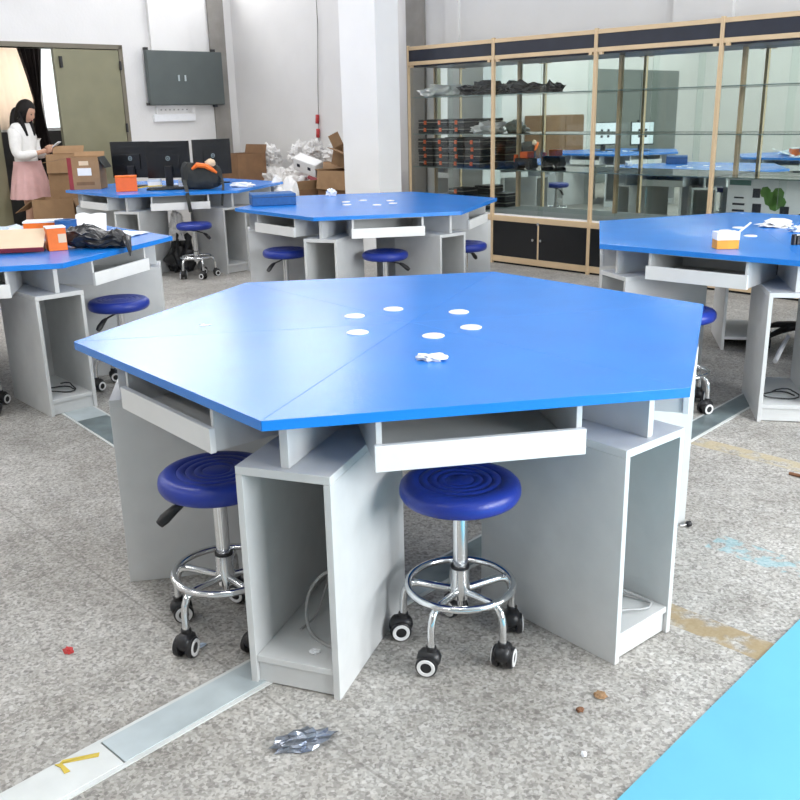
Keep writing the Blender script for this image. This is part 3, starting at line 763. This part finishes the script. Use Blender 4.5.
o2 = thing('orange_box', 'orange and white box lying flat at the back of the left table', 'box', (-2.02, 5.36, ZT), rad(10))
MB().box(-0.11, 0.09, -0.06, 0.06, 0, 0.09).build('body', M['orange'], o2, bevel=0.002)
MB().box(-0.112, 0.092, -0.062, 0.062, 0.0905, 0.10).build('top', M['paper'], o2)
o3 = thing('tape_roll', 'blue banded roll standing beside the flat orange box', 'roll', (-1.88, 5.30, ZT), rad(10))
MB().lathe([(0.028, 0), (0.058, 0), (0.058, 0.055), (0.028, 0.055), (0.028, 0)], 28).build('core', M['amber'], o3)
MB().lathe([(0.03, 0.055), (0.06, 0.055), (0.06, 0.105), (0.03, 0.105), (0.03, 0.055)], 28).build('tape', M['blue_box'], o3)
def sheet(label, loc, rotz, sx, sy, seed, m, bend=0.02, tilt=0):
    b = MB(); n = 10
    vs = [[b.bm.verts.new(Vector(((i / n - 0.5) * sx, (j / n - 0.5) * sy, 0.004 + abs(bend) * abs(noise.noise(Vector((i / n * 2, j / n * 2, seed)))) + tilt * (j / n)))) for j in range(n + 1)] for i in range(n + 1)]
    for i in range(n):
        for j in range(n):
            f = b.bm.faces.new((vs[i][j], vs[i + 1][j], vs[i + 1][j + 1], vs[i][j + 1])); f.smooth = True
    o = b.build('paper_sheet', m, None, loc, rotz)
    sm = o.modifiers.new('thick', 'SOLIDIFY'); sm.thickness = 0.0012; sm.offset = 0
    return tag(o, label, 'paper')
sheet('white paper sheet standing up at the back of the left table', (-1.83, 5.58, ZT), rad(15), 0.18, 0.26, 4, M['paper'], 0.03, 0.09)
sheet('pale paper sheet near the right tip of the left table', (-1.60, 5.42, ZT), rad(-20), 0.26, 0.20, 9, M['film'], 0.03)
crumple('plastic_wrap', 'pale blue plastic wrap at the left picture edge on the left table', 'plastic wrap', (-2.20, 5.30, ZT), (0.17, 0.17, 0.045), 12, M['film'], amp=0.5)
crumple('plastic_wrap', 'small clear wrap between the pale carton and the upright orange box', 'plastic wrap', (-1.86, 5.00, ZT), (0.075, 0.05, 0.03), 13, M['film'], amp=0.5)
# black bag slumped over the right front edge of the left table
def slump(p):
    x = p.x * 0.21; y = p.y * 0.095
    zz = 0.055 + 0.06 * p.z * (1 + 0.5 * noise.noise(p * 2.3 + Vector((5, 2, 1)))) + 0.02 * noise.noise(p * 5)
    zz *= (1.0 - 0.45 * max(0, min(1, (p.x + 0.25) * 2.2)) + 0.35 * max(0, 1 - abs(p.x - 0.45) * 4))
    q = Vector((x, y + 0.03 * noise.noise(p * 2.7), zz))
    q.z = max(q.z, 0.002)
    if p.x > 0.72:
        k = (p.x - 0.72) / 0.28
        q.y -= 0.16 * k; q.z = q.z + 0.012
        if k > 0.35: q.z -= 0.11 * (k - 0.35)
    return q
b = MB().blob(4, slump, None, False)
tag(b.build('black_bag', M['black_bag'], None, (-1.575, 4.90, ZT), rad(-2)), 'crumpled black plastic bag slumped over the edge of the left table', 'bag')

# ------------------------------------------------------------------ right table items
pk = thing('small_carton', 'small white and amber carton with a raised flap on the right table', 'box', (1.555, 4.35, ZT), rad(0))
MB().box(-0.052, 0.052, -0.036, 0.036, 0, 0.042).build('body', M['amber'], pk, bevel=0.002)
MB().box(-0.053, 0.053, -0.037, 0.037, 0.0425, 0.078).build('top', M['paper'], pk)
MB().box(0, 0.08, -0.01, 0.012, 0, 0.002, Tr(0.053, 0.0, 0.066) @ Ry(rad(-40))).build('flap', M['paper'], pk)
crumple('plastic_wrap', 'crumpled clear plastic wrap at the back of the right table', 'plastic wrap', (2.10, 5.10, ZT), (0.085, 0.06, 0.022), 21, M['plastic_bag'], amp=0.7)
crumple('plastic_wrap', 'small clear wrap nearest the right picture edge on the right table', 'plastic wrap', (2.13, 4.88, ZT), (0.05, 0.04, 0.02), 22, M['film'], amp=0.7)
tag(MB().box(-0.02, 0.05, -0.015, 0.015, 0, 0.04).lathe([(0, 0), (0.012, 0), (0.012, 0.05), (0, 0.05)], 12, Tr(-0.03, 0, 0)).build('adapter_plug', M['black_plastic'], None, (1.93, 4.42, ZT), 0.4, bevel=0.002), 'small black plug on the right table at the picture edge', 'plug')

# ------------------------------------------------------------------ poster board inside the right end bay
pb = thing('poster_board', 'white printed poster board with a green picture inside the right end bay', 'poster', R(-3.22, 7.0, 0.4705), RA)
MB().box(-0.34, 0.34, 0, 0.02, 0, 0.40).build('board', M['paper'], pb)
MB().box(-0.325, -0.15, -0.0015, 0, 0.335, 0.375).build('title_block', M['teal'], pb)
lf = MB()
for (x, z, r, a) in ((0.02, 0.24, 0.06, 0.3), (0.07, 0.28, 0.05, 1.2), (-0.03, 0.29, 0.045, 2.2), (0.05, 0.20, 0.05, 4.0), (0.10, 0.22, 0.04, 0.1)):
    lf.lathe([(0, 0.0015), (r, 0.0015), (r, 0), (0, 0)], 7, Tr(x, 0, z) @ Rx(PI / 2) @ Rz(a))
lf.build('green_picture', M['green'], pb)
dk = MB()
for (x, z, sx, sz) in ((-0.10, 0.28, 0.03, 0.035), (-0.09, 0.16, 0.035, 0.04), (0.13, 0.15, 0.035, 0.04), (-0.24, 0.19, 0.05, 0.008), (-0.24, 0.14, 0.05, 0.008), (-0.24, 0.24, 0.04, 0.006), (0.27, 0.32, 0.016, 0.05), (0.31, 0.33, 0.016, 0.04)):
    dk.box(x - sx, x + sx, -0.002, 0, z - sz, z + sz)
dk.build('dark_print', M['header'], pb)

# things on the cabinet shelves
crumple('plastic_bag', 'clear plastic bag on the top shelf of the left end bay', 'bag', R(-6.62, 6.96, 1.5455), (0.20, 0.10, 0.07), 31, M['plastic_bag'], amp=0.5)
crumple('cable_bundle', 'black cable bundle on the top shelf of the left end bay', 'cable', R(-6.08, 6.96, 1.5455), (0.17, 0.10, 0.08), 32, M['black_bag'], amp=0.8, freq=3)
crumple('cable_bundle', 'black cable bundle on the top shelf of the second bay', 'cable', R(-5.58, 6.97, 1.5455), (0.15, 0.10, 0.06), 33, M['black_bag'], amp=0.8, freq=3)
crumple('plastic_bag', 'grey plastic bag beside the kit cases on the second shelf', 'bag', R(-6.02, 6.95, 1.1955), (0.15, 0.10, 0.07), 34, M['plastic_bag'], amp=0.6)
rb = thing('toy_robot', 'small orange and black model on the third shelf of the second bay', 'model', R(-5.55, 6.95, 0.8755), RA)
MB().box(-0.10, 0.10, -0.05, 0.05, 0.03, 0.10).build('body', M['case'], rb, bevel=0.01)
MB().box(-0.03, 0.06, -0.055, 0.05, 0.10, 0.16).box(-0.13, -0.10, -0.02, 0.02, 0.06, 0.13).build('cover', M['orange_red'], rb, bevel=0.008)
wq = MB()
for sx in (-0.07, 0.07):
    wq.lathe([(0, -0.06), (0.03, -0.06), (0.03, 0.06), (0, 0.06)], 16, Tr(sx, 0, 0.03) @ Rx(PI / 2))
wq.build('wheel', M['black_plastic'], rb)

# ------------------------------------------------------------------ electrical box, trunking, hanging cord on the walls
eb = thing('electrical_box', 'dark grey metal electrical box mounted on the left wall', 'electrical box', R(W_DOOR + 0.001, 6.43, 1.55), RA)
MB().box(0.052, 0.105, -0.53, 0.53, 0, 0.63).build('body', M['box_grey'], eb, bevel=0.004)
MB().box(0.1055, 0.12, -0.525, 0.525, 0.006, 0.624).build('door', M['box_grey'], eb, bevel=0.003)
for y_ in (-0.13, -0.04): MB().box(0.1205, 0.13, y_, y_ + 0.022, 0.28, 0.35).build('latch', M['steel'], eb, bevel=0.002)
for (y_, z_) in ((-0.535, 0.63), (0.40, 0.63), (-0.555, 0.0), (0.38, -0.03)): MB().box(0.055, 0.10, y_, y_ + 0.045, z_, z_ + 0.03).build('bracket', M['black_plastic'], eb)
wt = thing('wall_socket_rail', 'white rail with knockouts under the grey electrical box', 'socket rail', R(W_DOOR, 6.26, 1.36), RA)
MB().box(0.0, 0.05, -0.29, 0.29, 0, 0.085).build('rail', M['paper'], wt, bevel=0.004)
hl = MB()
for i in range(7): hl.box(0.05, 0.053, -0.20 + i * 0.06, -0.18 + i * 0.06, 0.13, 0.145)
MB().box(0.0, 0.05, -0.25, 0.25, 0.0855, 0.165).build('upper_plate', M['wall_bright'], wt)
hl.build('knockout', M['trim_grey'], wt)
hc = thing('hanging_cord', 'thin cord with red tags hanging on the back wall over the rubbish heap', 'cord', R(-8.85, W_CAB - 0.02, 0), RA)
MB().tube([(0.02, 0, 3.18), (0.03, 0, 2.4), (-0.01, -0.005, 1.7), (-0.05, 0, 1.0), (-0.06, 0, 0.4)], 0.006, 6).build('cord', M['trim_grey'], hc)
for z in (1.40, 1.24): MB().tube([(-0.035, -0.012, z), (-0.045, -0.012, z - 0.1)], 0.022, 8).build('red_tag', M['red'], hc)

# ------------------------------------------------------------------ rubbish heap in the back corner
RG = 'rubbish heap cartons'
carton('tall brown carton right of the furthest monitor, at the left end of the rubbish heap', R(-9.48, 6.48, 0), RA, 0.42, 0.40, 0.98, [('back', 0.1, 15, None)], 'card_dark', RG)
carton('closed brown carton at the right of the rubbish heap, beside the white column', R(-7.84, 6.75, 0.42), RA + 0.1, 0.52, 0.46, 0.40, [('left', 0.26, 75, 'card'), ('back', 0.2, 60, 'card'), ('front', 0.2, 172, 'card')], 'card_dark', RG)
carton('wide brown carton at the bottom right of the rubbish heap', R(-7.83, 6.66, 0), RA, 0.62, 0.62, 0.41, [], 'card_dark', RG)
carton('opened brown carton with red lining in the middle of the rubbish heap', R(-8.42, 6.42, 0.20), RA - 0.08, 0.50, 0.40, 0.42, [('front', 0.16, 95, 'card'), ('left', 0.22, 95, 'card'), ('back', 0.2, 55, 'red_card'), ('right', 0.1, 20, 'card')], 'card_dark', RG)
carton('low brown carton under the opened one in the rubbish heap', R(-8.46, 6.38, 0), RA, 0.30, 0.50, 0.195, [], 'card_dark', RG)
carton('small tilted brown carton on top of the rubbish heap', R(-8.02, 6.86, 0.86), RA + 0.4, 0.26, 0.20, 0.18, [('front', 0.16, 70, 'card'), ('left', 0.14, 40, None)], 'card', RG, tilt=(0.25, 0.35))
fb = thing('foam_packing', 'white foam packing block with two dark holes on the rubbish heap', 'packing', R(-8.30, 6.55, 0.80), RA + 0.25)
fb.rotation_euler = (0.35, 0.28, RA + 0.25)
MB().box(-0.16, 0.16, -0.07, 0.07, 0, 0.15).build('block', M['wall_bright'], fb, bevel=0.01)
MB().box(-0.10, -0.06, -0.073, -0.07, 0.06, 0.095).box(0.05, 0.09, -0.073, -0.07, 0.065, 0.10).build('hole', M['header'], fb)
bags = [(-9.72, 6.80, 0.0, 0.26, 0.36), (-9.30, 6.72, 0.0, 0.30, 0.40), (-8.95, 6.70, 0.0, 0.28, 0.44), (-9.60, 6.85, 0.52, 0.21, 0.30), (-9.28, 6.80, 0.52, 0.22, 0.24),
        (-9.02, 6.75, 0.48, 0.22, 0.26), (-9.42, 6.86, 0.84, 0.15, 0.18), (-8.76, 6.82, 0.62, 0.20, 0.24), (-8.86, 6.88, 0.86, 0.17, 0.20), (-8.66, 6.95, 0.92, 0.15, 0.17), (-8.36, 7.0, 0.88, 0.15, 0.18), (-8.55, 6.62, 0.55, 0.14, 0.16)]
blab = ['bottom left of the rubbish heap, next to the tall carton', 'bottom middle of the rubbish heap', 'bottom of the heap behind the opened carton', 'left of the heap just above its bottom layer',
        'middle layer of the heap, near its left', 'middle of the heap above the opened carton', 'topmost at the left end of the heap', 'behind the white foam block', 'above the white foam block to its left',
        'highest of all on the heap, under the red tag', 'at the right of the heap beside the tilted carton', 'stuffed in the opened carton with red lining']
for i, ((a, bq, z, r, h), lb) in enumerate(zip(bags, blab)):
    crumple('plastic_bag', 'crumpled white plastic bag, ' + lb, 'bag', R(a, bq, z), (r * 0.9, r * 0.68, h * 0.72), 40 + i, M['plastic_bag'], sub=4, amp=0.45, freq=2.4, rotz=i * 0.9, group='white plastic bags in the rubbish heap')
tag(MB().lathe([(0, 0), (0.035, 0), (0.035, 0.16), (0.014, 0.2), (0.014, 0.24), (0, 0.24)], 14).build('dark_bottle', M['black_gloss'], None, R(-9.80, 7.05, 0.0), 0), 'dark bottle behind the left bags of the rubbish heap', 'bottle')
crumple('plastic_bag', 'clear plastic bag at the floor between the furthest and middle tables', 'bag', R(-7.75, 5.75, 0.0), (0.22, 0.18, 0.50), 60, M['plastic_bag'], sub=4, amp=0.4)

# under the furthest table: white bag and dark cables
crumple('plastic_bag', 'white plastic bag on the dark cables under the furthest table', 'bag', (-2.055, 8.74, 0.30), (0.065, 0.05, 0.17), 61, M['plastic_bag'], sub=4, amp=0.5)
crumple('cable_bundle', 'dark tangle of cables on the floor under the furthest table', 'cable', (-2.05, 8.76, 0.0), (0.11, 0.08, 0.22), 62, M['black_bag'], amp=0.9, freq=3)

# wooden cupboard and cartons by the left wall, seen in the mirror
cb = thing('wooden_cupboard', 'brown wooden cupboard against the left wall seen only in the cabinet mirror', 'cupboard', R(W_DOOR + 0.25, 0.6, 0), RA)
MB().box(-0.23, 0.22, -0.55, 0.55, 0, 1.3).build('body', M['wood'], cb, bevel=0.004)
for sy in (-1, 1):
    dd = MB().box(0.2205, 0.24, min(0.005 * sy, 0.54 * sy), max(0.005 * sy, 0.54 * sy), 0.06, 1.28).build('door', M['wood'], cb, bevel=0.003)
    MB().lathe([(0, 0), (0.012, 0.004), (0.014, 0.02), (0, 0.026)], 12, Tr(0.24, 0.06 * sy, 0.7) @ Ry(PI / 2)).build('knob', M['chrome'], dd)

# ------------------------------------------------------------------ office chair behind the right table
oc = thing('office_chair', 'black office chair behind the right table, its castors showing through the pedestal', 'chair', (2.45, 5.43, 0), rad(-42))
MB().blob(3, lambda p: Vector((p.x * 0.24, p.y * 0.23, 0.46 + p.z * 0.04)), None, True).build('seat', M['tote'], oc)
MB().blob(3, lambda p: Vector((p.x * 0.21, 0.24 + p.y * 0.03, 0.68 + p.z * 0.13)), None, True).tube([(0, 0.1, 0.44), (0, 0.24, 0.46), (0, 0.27, 0.6)], 0.018, 8).build('backrest', M['tote'], oc)
MB().lathe([(0, 0.07), (0.035, 0.07), (0.03, 0.25), (0.02, 0.25), (0.02, 0.43), (0, 0.43)], 16).build('column', M['black_plastic'], oc)
for k in range(5):
    a = 2 * PI * k / 5 + 0.4; ca, sa = math.cos(a), math.sin(a)
    lg = MB().tube([(0.02 * ca, 0.02 * sa, 0.12), (0.16 * ca, 0.16 * sa, 0.10), (0.235 * ca, 0.235 * sa, 0.075)], [0.024, 0.02, 0.014], 8).build('leg', M['black_plastic'], oc)
    cs = MB()
    for sg in (-1, 1): cs.lathe([(0, 0), (0.028, 0), (0.028, 0.014), (0, 0.016)], 16, Tr(0.235 * ca, 0.235 * sa, 0.028) @ Rz(a + 0.8) @ Rx(sg * PI / 2))
    cs.lathe([(0, 0.03), (0.012, 0.03), (0.012, 0.075), (0, 0.075)], 10, Tr(0.235 * ca, 0.235 * sa, 0))
    cs.build('caster', M['black_plastic'], lg)

# ------------------------------------------------------------------ cables in pedestals, scraps on the floor
def loop_cable(label, c, r, seed, m, z=0.089, n=26):
    rg = random.Random(seed); pts = []
    for i in range(n):
        a = i / n * 2 * PI * 1.35
        rr = r * (1 + 0.2 * math.sin(3 * a + seed))
        pts.append((c[0] + rr * math.cos(a), c[1] + rr * 0.75 * math.sin(a), z + 0.012 * (1 + math.sin(a * 1.5 + seed)) * (i / n)))
    return tag(MB().tube(pts, 0.0035, 6).build('power_cable', m, None), label, 'cable')
def ped(key, k, r, t):
    o = tables[key]; a = o.rotation_euler.z + k * PI / 3
    return (o.location.x + r * math.cos(a) - t * math.sin(a), o.location.y + r * math.sin(a) + t * math.cos(a))
def run_cable(label, key, k, pts, r, m):
    o = tables[key]; a = o.rotation_euler.z + k * PI / 3; P = []
    n = len(pts)
    for i in range(n - 1):                              # Catmull-Rom through the given (r, t, z) points
        p0, p1, p2, p3 = (Vector(pts[max(0, i - 1)]), Vector(pts[i]), Vector(pts[i + 1]), Vector(pts[min(n - 1, i + 2)]))
        for j in range(6):
            u = j / 6
            P.append(0.5 * (2 * p1 + (p2 - p0) * u + (2 * p0 - 5 * p1 + 4 * p2 - p3) * u * u + (3 * p1 - p0 - 3 * p2 + p3) * u ** 3))
    P.append(Vector(pts[-1]))
    W = [(o.location.x + q.x * math.cos(a) - q.y * math.sin(a), o.location.y + q.x * math.sin(a) + q.y * math.cos(a), q.z) for q in P]
    return tag(MB().tube(W, r, 8).build('power_cable', m, None), label, 'cable')
run_cable('thick grey cable looping up inside the nearest open pedestal of the front table', 'front', 4,
          [(0.86, 0.09, 0.09), (0.85, 0.05, 0.088), (0.82, -0.005, 0.09), (0.79, -0.035, 0.12), (0.77, -0.035, 0.18), (0.76, 0.0, 0.235), (0.755, 0.05, 0.262), (0.755, 0.10, 0.27)], 0.0045, M['cable_grey'])
run_cable('thin grey cable behind the thick one inside the nearest open pedestal of the front table', 'front', 4,
          [(0.80, -0.05, 0.088), (0.72, -0.04, 0.09), (0.66, -0.03, 0.16), (0.64, 0.0, 0.26), (0.64, 0.05, 0.31), (0.65, 0.10, 0.33)], 0.003, M['cable_grey'])
loop_cable('grey cable coil lying in the right open pedestal of the front table', ped('front', 5, 0.845, 0.012), 0.078, 2, M['cable_grey'])
loop_cable('dark cable coil lying in the open pedestal of the left table', ped('left', 5, 0.78, 0.0), 0.07, 3, M['cable_black'])
loop_cable('grey cable coil lying in the open pedestal of the right table', ped('right', 4, 0.78, 0.0), 0.075, 4, M['cable_black'])
px, py = ped('front', 4, 0.885, 0.03)
crumple('tissue', 'white paper crumb inside the nearest open pedestal of the front table', 'scrap', (px, py, 0.0835), (0.013, 0.010, 0.006), 71, M['paper'], amp=0.6)
crumple('foil_wrapper', 'crumpled grey foil wrapper on the floor in front of the nearest pedestal', 'wrapper', (-0.247, 1.815, 0), (0.064, 0.030, 0.017), 72, M['foil'], amp=0.5, freq=3, rotz=0.35)
crumple('plastic_scrap', 'red plastic crumb on the floor at the left', 'scrap', (-0.934, 2.222, 0), (0.013, 0.011, 0.011), 73, M['red'], amp=0.5)
crumple('brown_scrap', 'reddish brown crumb on the floor right of centre, nearer the camera', 'scrap', (0.423, 1.913, 0), (0.010, 0.008, 0.006), 74, M['rust'], amp=0.5)
crumple('brown_scrap', 'flat light brown crumb on the floor right of centre, further from the camera', 'scrap', (0.485, 1.971, 0), (0.016, 0.014, 0.006), 75, M['card'], amp=0.5)
crumple('paper_scrap', 'white crumb on the floor near the blue vinyl sheet', 'scrap', (0.401, 1.752, 0), (0.007, 0.008, 0.004), 76, M['paper'], amp=0.5)
yt = MB().prism([(-0.045, -0.008), (0.05, 0.004), (0.05, 0.018), (-0.03, 0.006), (-0.036, -0.008)], 0, 0.0015).prism([(-0.045, -0.008), (-0.03, -0.006), (-0.006, -0.036), (-0.018, -0.042), (-0.03, -0.02)], 0.0, 0.0025)
tag(yt.build('tape_scrap', M['yellow'], None, (-0.762, 1.765, 0.0062), 0.15), 'yellow tape scrap stuck on the steel cable cover at bottom left', 'tape')
crumple('clear_film', 'clear plastic film scrap on the floor beside the left stool', 'plastic film', (-0.595, 2.225, 0), (0.04, 0.012, 0.005), 77, M['film'], amp=0.6, freq=3, rotz=0.5)
tag(MB().tube([(1.54, 3.38, 0.006), (1.585, 3.33, 0.008), (1.60, 3.27, 0.006)], 0.007, 6).build('twig_scrap', M['rust'], None), 'short dark stick on the floor at the right picture edge', 'stick')
tag(MB().tube([(2.12, 4.99, 0.02), (2.2, 5.12, 0.05), (2.3, 5.27, 0.09)], 0.014, 8).build('white_tube', M['paper'], None), 'white tube lying on the floor behind the right pedestal of the right table', 'tube')

# ------------------------------------------------------------------ curtains in the corridor
def curtain(label, loc, prof, m, depth=0.03):
    b = MB(); rows = []
    for (z, y0, y1) in prof:
        row = []
        for i in range(25):
            s_ = i / 24
            row.append(b.bm.verts.new(Vector((depth * math.sin(s_ * 5 * 2 * PI), y0 + (y1 - y0) * s_, z))))
        rows.append(row)
    for A, B in zip(rows, rows[1:]):
        for i in range(24):
            f = b.bm.faces.new((A[i], A[i + 1], B[i + 1], B[i])); f.smooth = True
    o = b.build('curtain', m, None, loc, RA)
    sm = o.modifiers.new('thick', 'SOLIDIFY'); sm.thickness = 0.004
    return tag(o, label, 'curtain')
curtain('dark brown curtain tied in the middle at the corridor window', R(K + 0.14, 0, 0), [(2.62, 5.16, 5.54), (2.3, 5.19, 5.51), (1.95, 5.27, 5.46), (1.66, 5.32, 5.42), (1.4, 5.28, 5.44), (1.0, 5.22, 5.50), (0.05, 5.20, 5.52)], M['dark_cloth'])
curtain('pale cream curtain left of the dark one at the corridor window', R(K + 0.10, 0, 0), [(2.62, 4.70, 5.32), (1.9, 4.72, 5.36), (1.30, 4.80, 5.36)], M['cream_cloth'], 0.012)
area('corridor_daylight', R(K - 0.3, 5.05, 1.9), E1, 1.5, 1.3, 26, (1.0, 0.97, 0.93))

# ------------------------------------------------------------------ the person in the doorway
pr = thing('person', 'person in white jacket and pink skirt reading a phone in the doorway', 'person', (-4.03, 10.42, 0), rad(-8))
def skin_mesh(name, verts, edges, radii, m, parent, levels=2, root=0):
    me = bpy.data.meshes.new(name); me.from_pydata(verts, edges, [])
    o = bpy.data.objects.new(name, me); C.objects.link(o)
    sk = o.modifiers.new('skin', 'SKIN'); sk.use_smooth_shade = True
    for i, r in enumerate(radii):
        me.skin_vertices[0].data[i].radius = (r if isinstance(r, tuple) else (r, r))
    me.skin_vertices[0].data[root].use_root = True
    sb = o.modifiers.new('sub', 'SUBSURF'); sb.levels = levels; sb.render_levels = levels
    dg = bpy.context.evaluated_depsgraph_get(); ev = o.evaluated_get(dg)
    nm = bpy.data.meshes.new_from_object(ev)
    o.modifiers.clear(); o.data = nm
    for p in nm.polygons: p.use_smooth = True
    nm.materials.clear(); nm.materials.append(m)
    o.parent = parent
    return o
V = [(0, 0, 0.90), (-0.01, 0, 1.06), (-0.015, 0, 1.20), (-0.01, 0, 1.30), (0.0, 0, 1.375), (0.02, 0, 1.43)]
Rr = [(0.12, 0.10), (0.10, 0.085), (0.115, 0.095), (0.09, 0.08), 0.045, 0.045]
Ed = [(0, 1), (1, 2), (2, 3), (3, 4), (4, 5)]
for sg in (-1, 1):
    n = len(V)
    V += [(-0.01, sg * 0.15, 1.31), (0.0, sg * 0.20, 1.10), (0.03, sg * 0.20, 1.04), (0.22, sg * 0.095, 1.08), (0.275, sg * 0.06, 1.10)]
    Rr += [0.048, 0.038, 0.036, 0.024, (0.030, 0.018)]
    Ed += [(3, n), (n, n + 1), (n + 1, n + 2), (n + 2, n + 3), (n + 3, n + 4)]
    n = len(V)
    V += [(0, sg * 0.085, 0.82), (0.01, sg * 0.085, 0.47), (-0.015, sg * 0.085, 0.30), (-0.01, sg * 0.085, 0.09), (0.03, sg * 0.087, 0.05), (0.12, sg * 0.09, 0.03)]
    Rr += [0.085, 0.052, 0.05, 0.033, 0.034, 0.028]
    Ed += [(0, n), (n, n + 1), (n + 1, n + 2), (n + 2, n + 3), (n + 3, n + 4), (n + 4, n + 5)]
body = skin_mesh('body', V, Ed, Rr, M['skin'], pr)
# head, face and fingers go into the same body mesh
HB = MB(); HB.bm.from_mesh(body.data)
HC = Vector((0.065, 0, 1.500)); HQ = Tr(*HC) @ Ry(rad(26))
def headfn(p):
    q = Vector((p.x * 0.092, p.y * 0.074, p.z * 0.108))
    if p.z < -0.1: q.x += 0.014 * (-p.z); q.y *= 1 - 0.30 * (-p.z)
    if p.x > 0.8 and abs(p.y) < 0.25 and -0.35 < p.z < 0.05: q.x += 0.020 * (1 - abs(p.y) / 0.25) * (1 - abs(p.z + 0.18) / 0.25 if abs(p.z + 0.18) < 0.25 else 0)
    if p.x > 0.75 and abs(abs(p.y) - 0.4) < 0.2 and abs(p.z - 0.03) < 0.12: q.x -= 0.006
    return q
HB.blob(4, headfn, HQ, True)
for sg in (-1, 1):
    HB.blob(2, lambda p: Vector((p.x * 0.017, p.y * 0.008, p.z * 0.028)), HQ @ Tr(0.0, sg * 0.074, -0.005), True)
    base = Vector((0.27, sg * 0.058, 1.10))
    for fi, ln_ in enumerate((0.058, 0.066, 0.062, 0.048)):
        yo = sg * (0.004 - fi * 0.0145 * 0.8)
        zo = 0.020 - fi * 0.015
        HB.tube([base + Vector((0.0, 0, zo)), base + Vector((0.03, -sg * 0.006, zo + 0.004)), base + Vector((0.03 + ln_ * 0.4, -sg * 0.018, zo + 0.008)), base + Vector((0.02 + ln_ * 0.5, -sg * 0.040, zo + 0.010))], [0.009, 0.0085, 0.008, 0.006], 8)
    HB.tube([base + Vector((-0.015, -sg * 0.01, 0.022)), base + Vector((0.015, -sg * 0.022, 0.042)), base + Vector((0.04, -sg * 0.032, 0.046))], [0.011, 0.010, 0.007], 8)
HB.mi = 1
for sg in (-1, 1):
    HB.blob(1, lambda p: p * 0.0085, HQ @ Tr(0.080, sg * 0.030, 0.004), True)
HB.mi = 2
HB.blob(2, lambda p: Vector((p.x * 0.006, p.y * 0.020, p.z * 0.006)), HQ @ Tr(0.088, 0, -0.058), True)
bmesh.ops.recalc_face_normals(HB.bm, faces=HB.bm.faces)
HB.bm.to_mesh(body.data); HB.bm.free()
body.data.materials.append(M['lens']); body.data.materials.append(M['red_card'])
JV = [(-0.005, 0, 0.90), (-0.01, 0, 1.05), (-0.015, 0, 1.20), (-0.01, 0, 1.32), (-0.006, 0, 1.395)]
JR = [(0.175, 0.15), (0.135, 0.11), (0.15, 0.122), (0.125, 0.10), (0.062, 0.06)]; JE = [(0, 1), (1, 2), (2, 3), (3, 4)]
for sg in (-1, 1):
    n = len(JV)
    JV += [(-0.01, sg * 0.16, 1.315), (0.0, sg * 0.207, 1.10), (0.03, sg * 0.207, 1.035), (0.20, sg * 0.105, 1.075)]
    JR += [0.076, 0.062, 0.06, 0.046]; JE += [(3, n), (n, n + 1), (n + 1, n + 2), (n + 2, n + 3)]
skin_mesh('jacket', JV, JE, JR, M['jacket'], pr)
SK = MB().lathe([(0.145, 0.985), (0.15, 0.94), (0.18, 0.82), (0.20, 0.71), (0.222, 0.585), (0.215, 0.583), (0.17, 0.82), (0.14, 0.98), (0.145, 0.985)], 64, None, lambda a, z: 1 + 0.06 * math.sin(a * 13) * max(0, (0.97 - z) / 0.44))
SK.build('skirt', M['skirt'], pr)
def hairfn(p):
    q = Vector((p.x * 0.104 - 0.012, p.y * 0.090, p.z * 0.118 + 0.012))
    if p.x > 0.35 and p.z < 0.45: q.x = min(q.x, 0.045)
    if p.z < -0.2 and p.x < 0.45: q.z += (p.z + 0.2) * 0.26; q.x -= 0.02 * (-p.z); q.y *= 1.05
    return q
hb = MB().blob(4, hairfn, HQ, True)
def lockfn(p):
    k = (1 - p.z) / 2
    return Vector((-0.055 - 0.035 * k + p.x * (0.062 - 0.02 * k), p.y * (0.098 - 0.015 * k), 1.36 + p.z * 0.19))
hb.blob(3, lockfn, None, True)
for sg in (-1, 1): hb.tube([(0.045, sg * 0.082, 1.50), (0.035, sg * 0.094, 1.43), (0.055, sg * 0.085, 1.34), (0.085, sg * 0.075, 1.25)], [0.03, 0.032, 0.028, 0.012], 10)
hb.build('hair', M['hair'], pr)
sh = MB()
for sg in (-1, 1):
    sh.blob(3, lambda p: Vector((0.045 + p.x * 0.125, sg * 0.088 + p.y * 0.042, max(0.0, 0.035 + p.z * 0.04))), None, True)
sh.build('shoe', M['black_plastic'], pr)
ph = thing('phone', 'pale phone held up in both hands by the person', 'phone', (-4.03 + 0.335, 10.42 - 0.047, 1.135), rad(-8))
MB().box(-0.004, 0.004, -0.036, 0.036, -0.06, 0.08, Ry(rad(55))).build('case', M['paper'], ph, bevel=0.002)
MB().box(-0.0052, -0.0042, -0.032, 0.032, -0.055, 0.075, Ry(rad(55))).build('screen', M['screen'], ph)
